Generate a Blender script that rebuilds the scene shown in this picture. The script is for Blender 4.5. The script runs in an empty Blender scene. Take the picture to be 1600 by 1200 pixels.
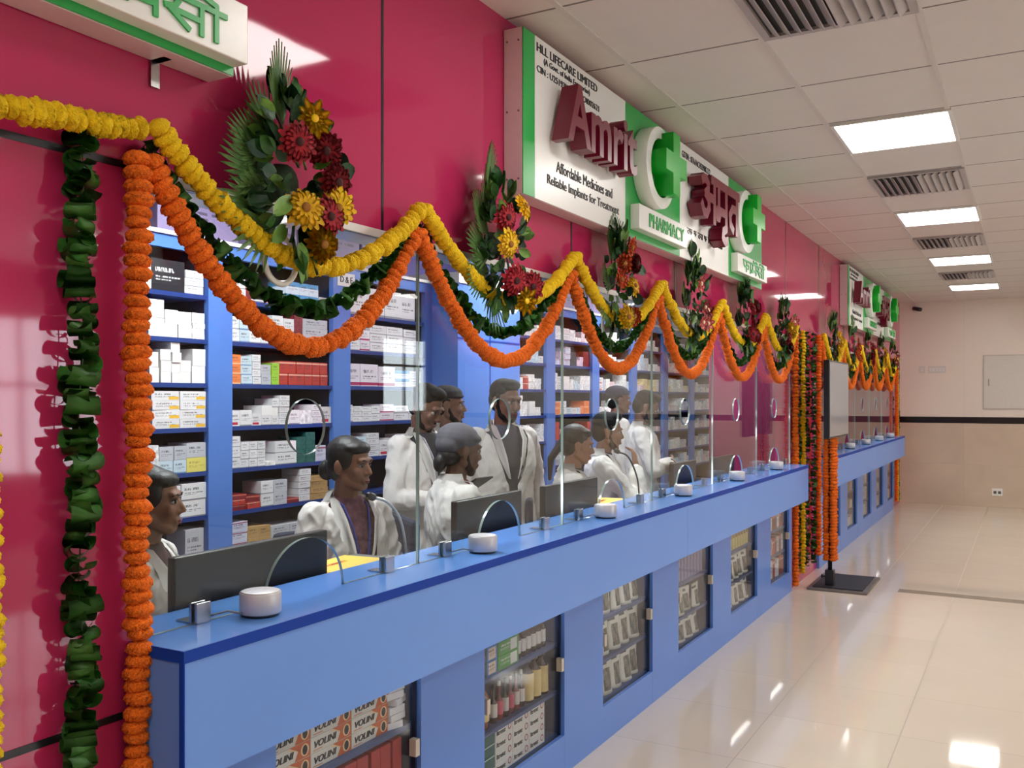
import bpy, bmesh, math, random
from mathutils import Vector, Matrix, noise
rnd = random.Random(7)
PI = math.pi
C = bpy.context.scene.collection
scn = bpy.context.scene

# ------------------------------------------------------------------ camera, world, light, exposure
EYE = 1.62
cam_d = bpy.data.cameras.new('camera'); cam = bpy.data.objects.new('camera', cam_d); C.objects.link(cam)
cam.location = (0, 0, EYE); cam.rotation_euler = (PI / 2, 0, math.radians(29.26))
cam_d.lens = 36 * 1446 / 1600; cam_d.sensor_width = 36; cam_d.shift_y = 22 / 1600; cam_d.clip_start = .05
scn.camera = cam
world = bpy.data.worlds.new('daylight'); scn.world = world; world.use_nodes = True
world.node_tree.nodes['Background'].inputs[0].default_value = (.86, .93, 1, 1)
world.node_tree.nodes['Background'].inputs[1].default_value = 5.0
scn.view_settings.view_transform = 'Standard'; scn.view_settings.look = 'None'
scn.view_settings.gamma = 1; scn.view_settings.use_curve_mapping = False
scn.view_settings.exposure = 0.72
scn.cycles.max_bounces = 10; scn.cycles.transparent_max_bounces = 24; scn.cycles.diffuse_bounces = 5
scn.cycles.glossy_bounces = 4; scn.cycles.caustics_reflective = False; scn.cycles.caustics_refractive = False
scn.cycles.sample_clamp_indirect = 6
HALL_LIGHT = 9.0
SHOP_LIGHT = 19.0

# ------------------------------------------------------------------ materials
def lin(c):
    return tuple((x / 12.92 if x <= .04045 else ((x + .055) / 1.055) ** 2.4) for x in [v / 255 for v in c]) + (1,)
MATS = {}
def M(name, rgb, rough=.5, metal=0, noise_amt=.06, scale=30, bump=0, bscale=None, coat=0, spec=.5, emit=0, sub=0):
    if name in MATS: return MATS[name]
    m = bpy.data.materials.new(name); m.use_nodes = True; nt = m.node_tree; b = nt.nodes['Principled BSDF']
    c = lin(rgb)
    b.inputs['Roughness'].default_value = rough; b.inputs['Metallic'].default_value = metal
    b.inputs['Specular IOR Level'].default_value = spec; b.inputs['Coat Weight'].default_value = coat
    b.inputs['Coat Roughness'].default_value = .06
    if sub: b.inputs['Subsurface Weight'].default_value = sub; b.inputs['Subsurface Scale'].default_value = .01
    tc = nt.nodes.new('ShaderNodeTexCoord')
    if noise_amt:
        n = nt.nodes.new('ShaderNodeTexNoise'); n.inputs['Scale'].default_value = scale; n.inputs['Detail'].default_value = 4
        nt.links.new(tc.outputs['Object'], n.inputs['Vector'])
        r = nt.nodes.new('ShaderNodeMapRange'); r.inputs[1].default_value = .3; r.inputs[2].default_value = .7
        r.inputs[3].default_value = 1 - noise_amt; r.inputs[4].default_value = 1 + noise_amt
        nt.links.new(n.outputs['Fac'], r.inputs[0])
        mx = nt.nodes.new('ShaderNodeVectorMath'); mx.operation = 'SCALE'; mx.inputs[0].default_value = c[:3]
        nt.links.new(r.outputs[0], mx.inputs['Scale']); nt.links.new(mx.outputs[0], b.inputs['Base Color'])
    else: b.inputs['Base Color'].default_value = c
    if bump:
        n2 = nt.nodes.new('ShaderNodeTexNoise'); n2.inputs['Scale'].default_value = bscale or scale; n2.inputs['Detail'].default_value = 3
        nt.links.new(tc.outputs['Object'], n2.inputs['Vector'])
        bp = nt.nodes.new('ShaderNodeBump'); bp.inputs['Strength'].default_value = 1; bp.inputs['Distance'].default_value = bump
        nt.links.new(n2.outputs['Fac'], bp.inputs['Height']); nt.links.new(bp.outputs[0], b.inputs['Normal'])
    if emit:
        b.inputs['Emission Color'].default_value = c; b.inputs['Emission Strength'].default_value = emit
    MATS[name] = m; return m

def emitter(name, rgb, s):
    m = bpy.data.materials.new(name); m.use_nodes = True; nt = m.node_tree; nt.nodes.clear()
    e = nt.nodes.new('ShaderNodeEmission'); e.inputs[0].default_value = lin(rgb); e.inputs[1].default_value = s
    o = nt.nodes.new('ShaderNodeOutputMaterial'); nt.links.new(e.outputs[0], o.inputs[0]); return m

def glass(name, tint, ior=1.5, rough=.0):
    m = bpy.data.materials.new(name); m.use_nodes = True; nt = m.node_tree; nt.nodes.clear(); L = nt.links.new
    t = nt.nodes.new('ShaderNodeBsdfTransparent'); t.inputs[0].default_value = lin(tint)
    g = nt.nodes.new('ShaderNodeBsdfGlossy'); g.inputs['Roughness'].default_value = rough
    geo = nt.nodes.new('ShaderNodeNewGeometry'); mr = nt.nodes.new('ShaderNodeMapRange')
    mr.inputs[3].default_value = ior; mr.inputs[4].default_value = 1 / ior
    L(geo.outputs['Backfacing'], mr.inputs[0])
    f = nt.nodes.new('ShaderNodeFresnel'); L(mr.outputs[0], f.inputs['IOR'])
    mx = nt.nodes.new('ShaderNodeMixShader'); L(f.outputs[0], mx.inputs[0]); L(t.outputs[0], mx.inputs[1]); L(g.outputs[0], mx.inputs[2])
    o = nt.nodes.new('ShaderNodeOutputMaterial'); L(mx.outputs[0], o.inputs[0]); return m

def tiles(name, rgb, grout, sx, sy, ox, oy, axes='XY', rough=.1, gw=.004, vein=.05, bump=0, coat=0, spec=.5, nscale=.9):
    m = bpy.data.materials.new(name); m.use_nodes = True; nt = m.node_tree; L = nt.links.new; b = nt.nodes['Principled BSDF']
    geo = nt.nodes.new('ShaderNodeNewGeometry'); sep = nt.nodes.new('ShaderNodeSeparateXYZ'); L(geo.outputs['Position'], sep.inputs[0])
    def mth(op, a, bb=None, cc=None):
        n = nt.nodes.new('ShaderNodeMath'); n.operation = op
        for i, v in enumerate((a, bb, cc)):
            if v is None: continue
            if isinstance(v, (int, float)): n.inputs[i].default_value = v
            else: L(v, n.inputs[i])
        return n.outputs[0]
    def edge(o, s, off):
        q = mth('MULTIPLY', mth('ADD', o, -off), 1 / s); fr = mth('FRACT', q)
        dd = mth('MINIMUM', fr, mth('SUBTRACT', 1, fr)); return mth('LESS_THAN', dd, gw / s / 2), mth('FLOOR', q)
    e1, f1 = edge(sep.outputs[axes[0]], sx, ox); e2, f2 = edge(sep.outputs[axes[1]], sy, oy)
    e = mth('MAXIMUM', e1, e2)
    n = nt.nodes.new('ShaderNodeTexNoise'); n.inputs['Scale'].default_value = nscale; n.inputs['Detail'].default_value = 6; n.inputs['Distortion'].default_value = 1.2
    cmb = nt.nodes.new('ShaderNodeCombineXYZ'); L(f1, cmb.inputs[0]); L(f2, cmb.inputs[1])
    wn = nt.nodes.new('ShaderNodeTexWhiteNoise'); L(cmb.outputs[0], wn.inputs['Vector'])
    va = nt.nodes.new('ShaderNodeVectorMath'); va.operation = 'MULTIPLY_ADD'; va.inputs[1].default_value = (3, 3, 3)
    L(wn.outputs['Color'], va.inputs[0]); L(geo.outputs['Position'], va.inputs[2]); L(va.outputs[0], n.inputs['Vector'])
    s = mth('ADD', mth('MULTIPLY', mth('SUBTRACT', n.outputs['Fac'], .5), vein * 4), mth('ADD', mth('MULTIPLY', wn.outputs['Value'], vein * .6), 1 - vein * .3))
    sc = nt.nodes.new('ShaderNodeVectorMath'); sc.operation = 'SCALE'; sc.inputs[0].default_value = lin(rgb)[:3]; L(s, sc.inputs['Scale'])
    mx = nt.nodes.new('ShaderNodeMix'); mx.data_type = 'RGBA'; L(e, mx.inputs[0]); L(sc.outputs[0], mx.inputs[6]); mx.inputs[7].default_value = lin(grout)
    L(mx.outputs[2], b.inputs['Base Color']); b.inputs['Specular IOR Level'].default_value = spec
    r = mth('ADD', rough, mth('MULTIPLY', e, .4)); L(r, b.inputs['Roughness']); b.inputs['Coat Weight'].default_value = coat
    if bump:
        n2 = nt.nodes.new('ShaderNodeTexNoise'); n2.inputs['Scale'].default_value = 3; L(geo.outputs['Position'], n2.inputs['Vector'])
        bp = nt.nodes.new('ShaderNodeBump'); bp.inputs['Distance'].default_value = bump; L(n2.outputs['Fac'], bp.inputs['Height']); L(bp.outputs[0], b.inputs['Normal'])
    return m

def carton(name, base, accent=None, band=(0, .25), printed=True, half=None, ink=(60, 60, 70), rough=.45):
    """printed medicine box: accent band and lines of fine print on generated coordinates"""
    m = bpy.data.materials.new(name); m.use_nodes = True; nt = m.node_tree; L = nt.links.new; b = nt.nodes['Principled BSDF']
    tc = nt.nodes.new('ShaderNodeTexCoord'); sep = nt.nodes.new('ShaderNodeSeparateXYZ'); L(tc.outputs['Generated'], sep.inputs[0])
    oi = nt.nodes.new('ShaderNodeObjectInfo')
    def mth(op, a, bb=None):
        n = nt.nodes.new('ShaderNodeMath'); n.operation = op
        for i, v in enumerate((a, bb)):
            if v is None: continue
            if isinstance(v, (int, float)): n.inputs[i].default_value = v
            else: L(v, n.inputs[i])
        return n.outputs[0]
    def mix(f, c1, c2):
        n = nt.nodes.new('ShaderNodeMix'); n.data_type = 'RGBA'; L(f, n.inputs[0])
        for i, v in ((6, c1), (7, c2)):
            if isinstance(v, tuple): n.inputs[i].default_value = v
            else: L(v, n.inputs[i])
        return n.outputs[2]
    Y, Z = sep.outputs[1], sep.outputs[2]
    def rng(v, lo, hi): return mth('MULTIPLY', mth('GREATER_THAN', v, lo), mth('LESS_THAN', v, hi))
    col = lin(base)
    if accent:
        f = rng(Z, *band)
        if half: f = mth('MULTIPLY', f, rng(Y, *half))
        col = mix(f, col, lin(accent))
    if printed:
        n = nt.nodes.new('ShaderNodeTexNoise'); n.inputs['Scale'].default_value = 1
        mp = nt.nodes.new('ShaderNodeMapping'); mp.inputs['Scale'].default_value = (1, 26, 3)
        va = nt.nodes.new('ShaderNodeVectorMath'); va.operation = 'ADD'; L(tc.outputs['Generated'], va.inputs[0])
        cm = nt.nodes.new('ShaderNodeCombineXYZ'); L(mth('MULTIPLY', oi.outputs['Random'], 40), cm.inputs[0]); L(cm.outputs[0], va.inputs[1])
        L(va.outputs[0], mp.inputs[0]); L(mp.outputs[0], n.inputs['Vector'])
        lines = mth('MAXIMUM', mth('MULTIPLY', rng(Z, .60, .74), rng(Y, .12, .7)), mth('MULTIPLY', rng(Z, .42, .47), rng(Y, .12, .88)))
        lines = mth('MAXIMUM', lines, mth('MULTIPLY', rng(Z, .33, .37), rng(Y, .12, .6)))
        f = mth('MULTIPLY', lines, mth('GREATER_THAN', n.outputs['Fac'], .48))
        col = mix(mth('MULTIPLY', f, .8), col, lin(ink))
    v = mth('ADD', .93, mth('MULTIPLY', oi.outputs['Random'], .1))
    sc = nt.nodes.new('ShaderNodeVectorMath'); sc.operation = 'SCALE'
    if isinstance(col, tuple): sc.inputs[0].default_value = col[:3]
    else: L(col, sc.inputs[0])
    L(v, sc.inputs['Scale']); L(sc.outputs[0], b.inputs['Base Color']); b.inputs['Roughness'].default_value = rough
    return m

pink = M('pink_laminate', (184, 46, 92), .055, noise_amt=.02, scale=2, bump=.0012, bscale=1.6, coat=.0, spec=.55)
blackstrip = M('black_strip', (24, 24, 28), .3, noise_amt=0)
blue = M('blue_laminate', (104, 152, 230), .32, noise_amt=.015, scale=3)
bluetop = M('blue_countertop', (98, 150, 226), .16, noise_amt=.02, scale=4)
bluecab = M('blue_cabinet', (92, 136, 214), .3, noise_amt=.02, scale=3)
navy = M('navy_edging', (8, 60, 160), .5, spec=.2, noise_amt=0)
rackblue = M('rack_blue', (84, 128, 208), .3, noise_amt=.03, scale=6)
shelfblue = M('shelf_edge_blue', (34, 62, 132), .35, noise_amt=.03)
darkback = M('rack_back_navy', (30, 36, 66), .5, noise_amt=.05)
white = M('white_paint', (222, 220, 216), .5, noise_amt=.02)
cream = M('cream_wall', (226, 214, 200), .45, noise_amt=.03, scale=1.5)
signwhite = M('sign_white', (236, 236, 232), .25, noise_amt=.01)
signgreen = M('sign_green', (38, 168, 78), .3, noise_amt=.03, scale=5)
brightgreen = M('cross_green', (6, 176, 40), .28, noise_amt=.02)
maroon = M('maroon_letters', (108, 12, 40), .3, noise_amt=.03)
signside = M('sign_side', (214, 196, 198), .3, noise_amt=.03)
inkm = M('ink_black', (28, 26, 30), .5, noise_amt=0)
steel = M('brushed_steel', (190, 188, 186), .22, 1, noise_amt=.04, scale=80)
silver = M('silver_plastic', (200, 197, 198), .35, .25, noise_amt=.03)
black = M('black_plastic', (22, 22, 25), .35, noise_amt=.04)
blackgloss = M('black_gloss', (14, 14, 17), .12, noise_amt=0)
orangeM = M('orange_marigold', (255, 118, 0), .8, noise_amt=.42, scale=210, bump=.009, bscale=260)  # fine dark spots in the colour imitate shaded crevices between petals
yellowM = M('yellow_marigold', (255, 212, 4), .8, noise_amt=.12, scale=210, bump=.007, bscale=260)  # same crevice shading in the colour, fainter
leafM = M('garland_leaf', (58, 112, 42), .36, noise_amt=.3, scale=25, bump=.001, bscale=60)
leafD = M('dark_leaf', (46, 88, 50), .4, noise_amt=.3, scale=25)
leafL = M('light_leaf', (116, 160, 66), .4, noise_amt=.25, scale=25)
palmM = M('palm_leaf', (84, 122, 60), .45, noise_amt=.25, scale=30)
redM = M('red_petal', (176, 14, 36), .55, noise_amt=.25, scale=60)
gerbY = M('yellow_petal', (255, 206, 10), .5, noise_amt=.08, scale=60, sub=.35)
pinkP = M('pink_petal', (228, 120, 118), .55, noise_amt=.25, scale=60)
orP = M('orange_petal', (222, 84, 28), .55, noise_amt=.25, scale=60)
centM = M('flower_centre', (150, 96, 30), .8, noise_amt=.4, scale=200)
skinM = M('brown_skin', (150, 106, 84), .5, noise_amt=.05, scale=30, sub=.05)
skinD = M('dark_brown_skin', (112, 78, 62), .5, noise_amt=.05, scale=30, sub=.05)
lipM = M('lips', (130, 66, 62), .45, noise_amt=0)
hairM = M('black_hair', (12, 10, 11), .5, noise_amt=.3, scale=90, bump=.0012, bscale=160)
hairS = M('short_hair', (10, 9, 9), .75, spec=.25, noise_amt=.3, scale=120, bump=.001, bscale=200)
eyeM = M('eye_white', (186, 176, 168), .3, noise_amt=0)
irisM = M('iris', (22, 14, 12), .1, noise_amt=0)
coatM = M('white_lab_coat', (222, 218, 214), .75, noise_amt=.03, scale=10, bump=.006, bscale=9)
led = emitter('led_panel', (255, 250, 244), HALL_LIGHT)
shopfill = emitter('shop_led_panel', (250, 250, 255), SHOP_LIGHT)  # for the unseen panels added inside the shop
glassM = glass('clear_glass', (246, 251, 248), 1.42)
glassE = M('glass_edge', (150, 168, 160), .15, noise_amt=0, spec=.8)
acryl = glass('display_pane', (248, 250, 252), 1.3)
cabfill = emitter('cabinet_led', (255, 250, 240), 4.0)  # glow of the strips added to brighten the cabinet goods

CT = {
 'w': carton('white_carton', (228, 228, 230), (150, 150, 160), (.0, .08)),
 'wp': carton('plain_white_carton', (236, 234, 232), None, printed=False),
 'wr': carton('white_red_carton', (228, 226, 228), (190, 40, 60), (.08, .26), half=(.1, .75)),
 'wm': carton('white_magenta_carton', (226, 220, 230), (170, 30, 90), (.04, .18)),
 'wy': carton('white_yellow_carton', (232, 230, 232), (240, 190, 60), (.08, .42), half=(.62, .98)),
 'wb': carton('white_blue_carton', (214, 226, 238), (70, 150, 205), (.62, 1.0)),
 'cy': carton('pale_cyan_carton', (196, 216, 228), (110, 150, 190), (.0, .1)),
 'g': carton('dark_green_carton', (34, 92, 84), (196, 214, 206), (.78, .86)),
 'lg': carton('lime_carton', (156, 204, 60), None),
 'o': carton('orange_carton', (238, 130, 66), (246, 190, 150), (.0, .15)),
 'r': carton('red_carton', (188, 58, 48), (236, 190, 170), (.8, .9)),
 'dr': carton('dark_red_carton', (130, 30, 38), (214, 120, 100), (.7, .9)),
 'k': carton('black_carton', (26, 28, 36), None, ink=(225, 225, 225)),
 'br': carton('brown_carton', (186, 150, 96), None),
 'y': carton('yellow_carton', (226, 214, 110), None, ink=(150, 130, 60)),
 's': carton('silver_carton', (190, 192, 200), None),
 'lv': carton('lavender_carton', (204, 206, 228), (150, 60, 90), (.8, .9)),
}
CN = {'w': 'white', 'wp': 'plain white', 'wr': 'white-red', 'wm': 'white-magenta', 'wy': 'white-yellow', 'wb': 'blue-white', 'cy': 'pale-blue', 'g': 'dark-green', 'lg': 'lime', 'o': 'orange',
      'r': 'red', 'dr': 'dark-red', 'k': 'black', 'br': 'brown', 'y': 'yellow', 's': 'silver', 'lv': 'lavender'}

# ------------------------------------------------------------------ mesh helpers
def new_bm(): return bmesh.new()
def box(bm, x0, x1, y0, y1, z0, z1, mat=0, bev=0):
    vs = [bm.verts.new((x, y, z)) for x in (x0, x1) for y in (y0, y1) for z in (z0, z1)]
    fs = [bm.faces.new([vs[i] for i in f]) for f in ((0, 1, 3, 2), (4, 6, 7, 5), (0, 4, 5, 1), (2, 3, 7, 6), (0, 2, 6, 4), (1, 5, 7, 3))]
    for f in fs: f.material_index = mat
    if bev:
        es = list({e for f in fs for e in f.edges})
        r = bmesh.ops.bevel(bm, geom=es, offset=bev, segments=2, affect='EDGES', profile=.5)
        for f in r['faces']: f.material_index = mat
    return vs
def lathe(bm, prof, seg=24, mat=0, M4=None, cap=True):
    """prof: list of (r, z); spun round z"""
    rings = []
    for r, z in prof:
        rings.append([bm.verts.new((M4 @ Vector((r * math.cos(2 * PI * i / seg), r * math.sin(2 * PI * i / seg), z))) if M4 else (r * math.cos(2 * PI * i / seg), r * math.sin(2 * PI * i / seg), z)) for i in range(seg)])
    for a, b in zip(rings, rings[1:]):
        for i in range(seg):
            f = bm.faces.new((a[i], a[(i + 1) % seg], b[(i + 1) % seg], b[i])); f.material_index = mat; f.smooth = True
    if cap:
        f = bm.faces.new(rings[0][::-1]); f.material_index = mat
        f = bm.faces.new(rings[-1]); f.material_index = mat
def tube(bm, pts, r, seg=8, mat=0, cap=True):
    pts = [Vector(p) for p in pts]; rr = r if isinstance(r, (list, tuple)) else [r] * len(pts); rings = []
    up = Vector((0, 0, 1)); t0 = (pts[1] - pts[0]).normalized()
    n = t0.cross(up)
    if n.length < .05: n = t0.cross(Vector((1, 0, 0)))
    n.normalize()
    for i, p in enumerate(pts):
        t = (pts[min(i + 1, len(pts) - 1)] - pts[max(i - 1, 0)]).normalized()
        n = (n - t * n.dot(t)).normalized(); b = t.cross(n)
        rings.append([bm.verts.new(p + (n * math.cos(2 * PI * k / seg) + b * math.sin(2 * PI * k / seg)) * rr[i]) for k in range(seg)])
    for a, b in zip(rings, rings[1:]):
        for i in range(seg):
            f = bm.faces.new((a[i], a[(i + 1) % seg], b[(i + 1) % seg], b[i])); f.material_index = mat; f.smooth = True
    if cap:
        bm.faces.new(rings[0][::-1]).material_index = mat; bm.faces.new(rings[-1]).material_index = mat
def mesh_of(name, bm, mats):
    bmesh.ops.recalc_face_normals(bm, faces=bm.faces)
    me = bpy.data.meshes.new(name); bm.to_mesh(me); bm.free()
    for m in (mats if isinstance(mats, (list, tuple)) else [mats]): me.materials.append(m)
    return me
def link(name, me, parent=None, loc=None, rot=None, scale=None):
    o = bpy.data.objects.new(name, me); C.objects.link(o)
    if parent: o.parent = parent
    if loc is not None: o.location = loc
    if rot is not None: o.rotation_euler = rot
    if scale is not None: o.scale = scale
    return o
def obj(name, bm, mats, parent=None, **k): return link(name, mesh_of(name, bm, mats), parent, **k)
def tag(o, label, cat, group=None):
    o['label'] = label; o['category'] = cat
    if group: o['group'] = group
    return o
def thing(name, label, cat, loc=(0, 0, 0), rotz=0, group=None):
    o = bpy.data.objects.new(name, None); C.objects.link(o); o.location = loc; o.rotation_euler = (0, 0, rotz)
    o.empty_display_size = .1
    return tag(o, label, cat, group)
def struct(name, bm, mats, parent=None):
    o = obj(name, bm, mats, parent)
    if not parent: o['kind'] = 'structure'
    return o
ORD = ['first', 'second', 'third', 'fourth', 'fifth', 'sixth', 'seventh', 'eighth', 'ninth', 'tenth', 'eleventh', 'twelfth', 'thirteenth', 'fourteenth', 'fifteenth', 'sixteenth', 'seventeenth', 'eighteenth']
DG = bpy.context.evaluated_depsgraph_get
def eval_mesh(o):
    me = bpy.data.meshes.new_from_object(o.evaluated_get(DG()))
    bpy.data.objects.remove(o); return me
def curve_mesh(splines, ext, name='c', bevel=0, off=0):
    """filled 2D outline (first splines outer, others holes) extruded both ways"""
    cu = bpy.data.curves.new(name, 'CURVE'); cu.dimensions = '2D'; cu.fill_mode = 'BOTH'; cu.extrude = ext; cu.bevel_depth = bevel; cu.bevel_resolution = 1
    for pts in splines:
        s = cu.splines.new('POLY'); s.points.add(len(pts) - 1); s.use_cyclic_u = True
        for p, q in zip(s.points, pts): p.co = (q[0], q[1], 0, 1)
    o = bpy.data.objects.new(name, cu); C.objects.link(o); me = eval_mesh(o); bpy.data.curves.remove(cu); return me
# text plane: local x -> +y world, local y -> +z, local z -> +x (a viewer in the hall reads it)
TXT = Matrix(((0, 0, 1), (1, 0, 0), (0, 1, 0)))
def text_mesh(s, w=None, h=None, ext=.0005, bold=0, off=0, name='t'):
    cu = bpy.data.curves.new(name, 'FONT'); cu.body = s; cu.size = 1; cu.extrude = 0; cu.offset = off; cu.resolution_u = 3
    o = bpy.data.objects.new(name, cu); C.objects.link(o); me = eval_mesh(o); bpy.data.curves.remove(cu)
    xs = [v.co.x for v in me.vertices]; ys = [v.co.y for v in me.vertices]
    x0, x1, y0, y1 = min(xs) - bold, max(xs) + bold, min(ys), max(ys)
    sx = (w / (x1 - x0)) if w else None; sy = (h / (y1 - y0)) if h else None
    sx = sx or sy; sy = sy or sx
    bm = bmesh.new()
    for i, dx in enumerate([-bold, 0, bold] if bold else [0]):
        b1 = bmesh.new(); b1.from_mesh(me); bmesh.ops.remove_doubles(b1, verts=b1.verts, dist=1e-5)
        for v in b1.verts: v.co = Vector(((v.co.x + dx - x0) * sx, (v.co.y - y0) * sy, 0))
        r = bmesh.ops.extrude_face_region(b1, geom=b1.faces[:])
        for e in r['geom']:
            if isinstance(e, bmesh.types.BMVert): e.co.z = ext + i * .00015
        bmesh.ops.recalc_face_normals(b1, faces=b1.faces)
        for f in b1.faces: f.smooth = False
        m1 = bpy.data.meshes.new('t1'); b1.to_mesh(m1); b1.free(); bm.from_mesh(m1); bpy.data.meshes.remove(m1)
    bpy.data.meshes.remove(me); me = bpy.data.meshes.new(name); bm.to_mesh(me); bm.free(); return me
# text plane helper
def place_text(s, x, y, z, w, h, mat, parent, ext=.0015, bold=0, name='lettering', off=0):
    me = text_mesh(s, w, h, ext, bold, off); me.materials.append(mat)
    o = bpy.data.objects.new(name, me); C.objects.link(o); o.parent = parent
    p = parent.matrix_world.inverted() if parent else Matrix()
    o.matrix_local = Matrix.Translation((x, y, z)) @ TXT.to_4x4()
    return o
def strokes_mesh(polys, t, ext, sx=1, sy=1, back=0):
    """thick pen strokes in the letter plane -> extruded solid letters"""
    bm = new_bm(); kk = 0
    for pts in polys:
        pts = [Vector((p[0] * sx, p[1] * sy)) for p in pts]
        n = len(pts)
        for i in range(n - 1):
            a, b = pts[i], pts[i + 1]; d = (b - a)
            if d.length < 1e-6: continue
            d.normalize(); q = Vector((-d.y, d.x)) * t / 2; e = d * t * .25
            ps = [a - e - q, b + e - q, b + e + q, a - e + q]
            lo = [bm.verts.new((p.x, p.y, back)) for p in ps]; hi = [bm.verts.new((p.x, p.y, ext + kk * .00006)) for p in ps]; kk += 1
            bm.faces.new(lo[::-1]); bm.faces.new(hi)
            for k in range(4): bm.faces.new((lo[k], lo[(k + 1) % 4], hi[(k + 1) % 4], hi[k]))
    return bm
# ------------------------------------------------------------------ the room
WX = -1.776            # face of the pink shopfront
CEIL = 3.09; HEAD = 2.142
Y0, Y1 = 1.44, 7.97    # first opening
Z0, Z1 = 9.10, 14.60   # second opening
XR, YB, YF, XB = 6.2, -5.0, 15.5, -3.78
floorM = tiles('glossy_floor_tiles', (224, 210, 192), (170, 156, 140), .616, .66, -1.162, 4.12, 'XY', .05, .005, .035, .0004, spec=.6)
fl = new_bm(); box(fl, XB - .1, XR + .1, YB - .1, YF + .1, -.1, 0); struct('floor', fl, floorM)
bm = new_bm(); box(bm, -.97, XR, 8.32, 8.46, 0, .0015); o = struct('trim_1', bm, M('floor_strip_grey', (150, 138, 122), .12, noise_amt=.08, scale=8))
ceilM = tiles('ceiling_tiles', (214, 208, 202), (120, 112, 106), .588, .676, -1.544, 3.80, 'XY', .7, .012, .02, nscale=4)
# ceiling (hall) and the lower white ceiling inside the shop
cb = new_bm(); box(cb, WX - .12, XR + .1, YB - .1, YF + .1, CEIL, CEIL + .1); struct('ceiling', cb, ceilM)
cb = new_bm(); box(cb, XB, WX - .12, YB, YF, 2.75, 2.85); struct('ceiling', cb, M('shop_ceiling', (214, 212, 214), .6, noise_amt=.02))
# ceiling tee grid, a real raised profile along the rows
tee = M('tee_grid', (206, 200, 194), .5, noise_amt=.02)
for i, x in enumerate([-1.544 + .588 * k for k in range(13)]):
    bm = new_bm(); box(bm, x - .012, x + .012, YB, YF, CEIL - .006, CEIL); struct('trim_%d' % (2 + i), bm, tee)
# pink shopfront: left part, header, pillar between the openings, end part
for q in ((YB, Y0, 0, CEIL), (Y0, Y1, HEAD, CEIL), (Y1, Z0, 0, CEIL), (Z0, Z1, HEAD, CEIL), (Z1, YF, 0, CEIL)):
    bm = new_bm(); box(bm, WX - .12, WX, *q); struct('wall_left', bm, pink)
# black joints between the pink panels
n = 16
for y in [-1.78, -.41, .96 - 3.0] + [2.336 + 1.372 * k for k in range(0, 9)]:
    z0 = HEAD if (Y0 < y < Y1 or Z0 < y < Z1) else 0
    bm = new_bm(); box(bm, WX - .004, WX + .0015, y - .006, y + .006, z0, CEIL); struct('trim_%d' % n, bm, blackstrip); n += 1
for z in (HEAD + .002, .909):
    bm = new_bm(); box(bm, WX - .004, WX + .002, YB, Y0 - .01, z - .008, z + .008); struct('trim_%d' % n, bm, blackstrip); n += 1
bm = new_bm(); box(bm, WX - .004, WX + .002, Y1, Z0, .9, .916); struct('trim_%d' % n, bm, blackstrip); n += 1
# aluminium head profile of each opening
for a, b in ((Y0, Y1), (Z0, Z1)):
    bm = new_bm(); box(bm, WX - .125, WX + .006, a, b, HEAD - .022, HEAD + .004, bev=.002); struct('trim_%d' % n, bm, M('white_aluminium', (226, 224, 220), .25, .3, noise_amt=.02)); n += 1
# far wall: cream above, black band, beige tiles below
bm = new_bm(); box(bm, WX, XR, YF, YF + .1, 1.335, CEIL); struct('wall_front', bm, tiles('cream_wall_tiles', (232, 220, 208), (214, 202, 190), .9, 1.8, -1.776, 1.335, 'XZ', .35, .003, .02))
bm = new_bm(); box(bm, WX, XR, YF, YF + .1, 0, 1.24); struct('wall_front', bm, tiles('beige_marble_tiles', (204, 186, 166), (186, 170, 152), .9, .62, -1.776, 0, 'XZ', .14, .004, .07, nscale=1.6))
bm = new_bm(); box(bm, WX, XR, YF - .004, YF + .1, 1.24, 1.335); struct('trim_%d' % n, bm, M('black_band_tile', (22, 20, 26), .18, noise_amt=.1)); n += 1
bm = new_bm(); box(bm, WX - .12, XR + .1, YB - .1, YB, 0, CEIL); struct('wall_back', bm, cream)
# right wall of the hall with a barred window (daylight)
WY0, WY1, WZ0, WZ1 = 4.6, 7.4, .75, 2.55
bm = new_bm()
box(bm, XR, XR + .1, YB, WY0, 0, CEIL); box(bm, XR, XR + .1, WY1, 12.85, 0, CEIL); box(bm, XR, XR + .1, 14.2, YF, 0, CEIL); box(bm, XR, XR + .1, 12.85, 14.2, 0, 1.35); box(bm, XR, XR + .1, 12.85, 14.2, 2.7, CEIL); box(bm, XR, XR + .1, WY0, WY1, 0, WZ0); box(bm, XR, XR + .1, WY0, WY1, WZ1, CEIL)
struct('wall_right', bm, M('taupe_wall', (138, 128, 118), .6, noise_amt=.04, scale=2))
bm = new_bm()
for y in [WY0 + .02 + k * .34 for k in range(9)]: box(bm, XR + .02, XR + .07, y - .02, y + .02, WZ0, WZ1)
for z in (WZ0 + .02, 1.75, WZ1 - .02): box(bm, XR + .02, XR + .07, WY0, WY1, z - .02, z + .02)
struct('window_1', bm, white)
bm = new_bm()
for y in (12.87, 13.52, 14.18): box(bm, XR + .02, XR + .07, y - .02, y + .02, 1.35, 2.7)
for z in (1.37, 2.2, 2.68): box(bm, XR + .02, XR + .07, 12.85, 14.2, z - .02, z + .02)
struct('window_2', bm, white)
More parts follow.
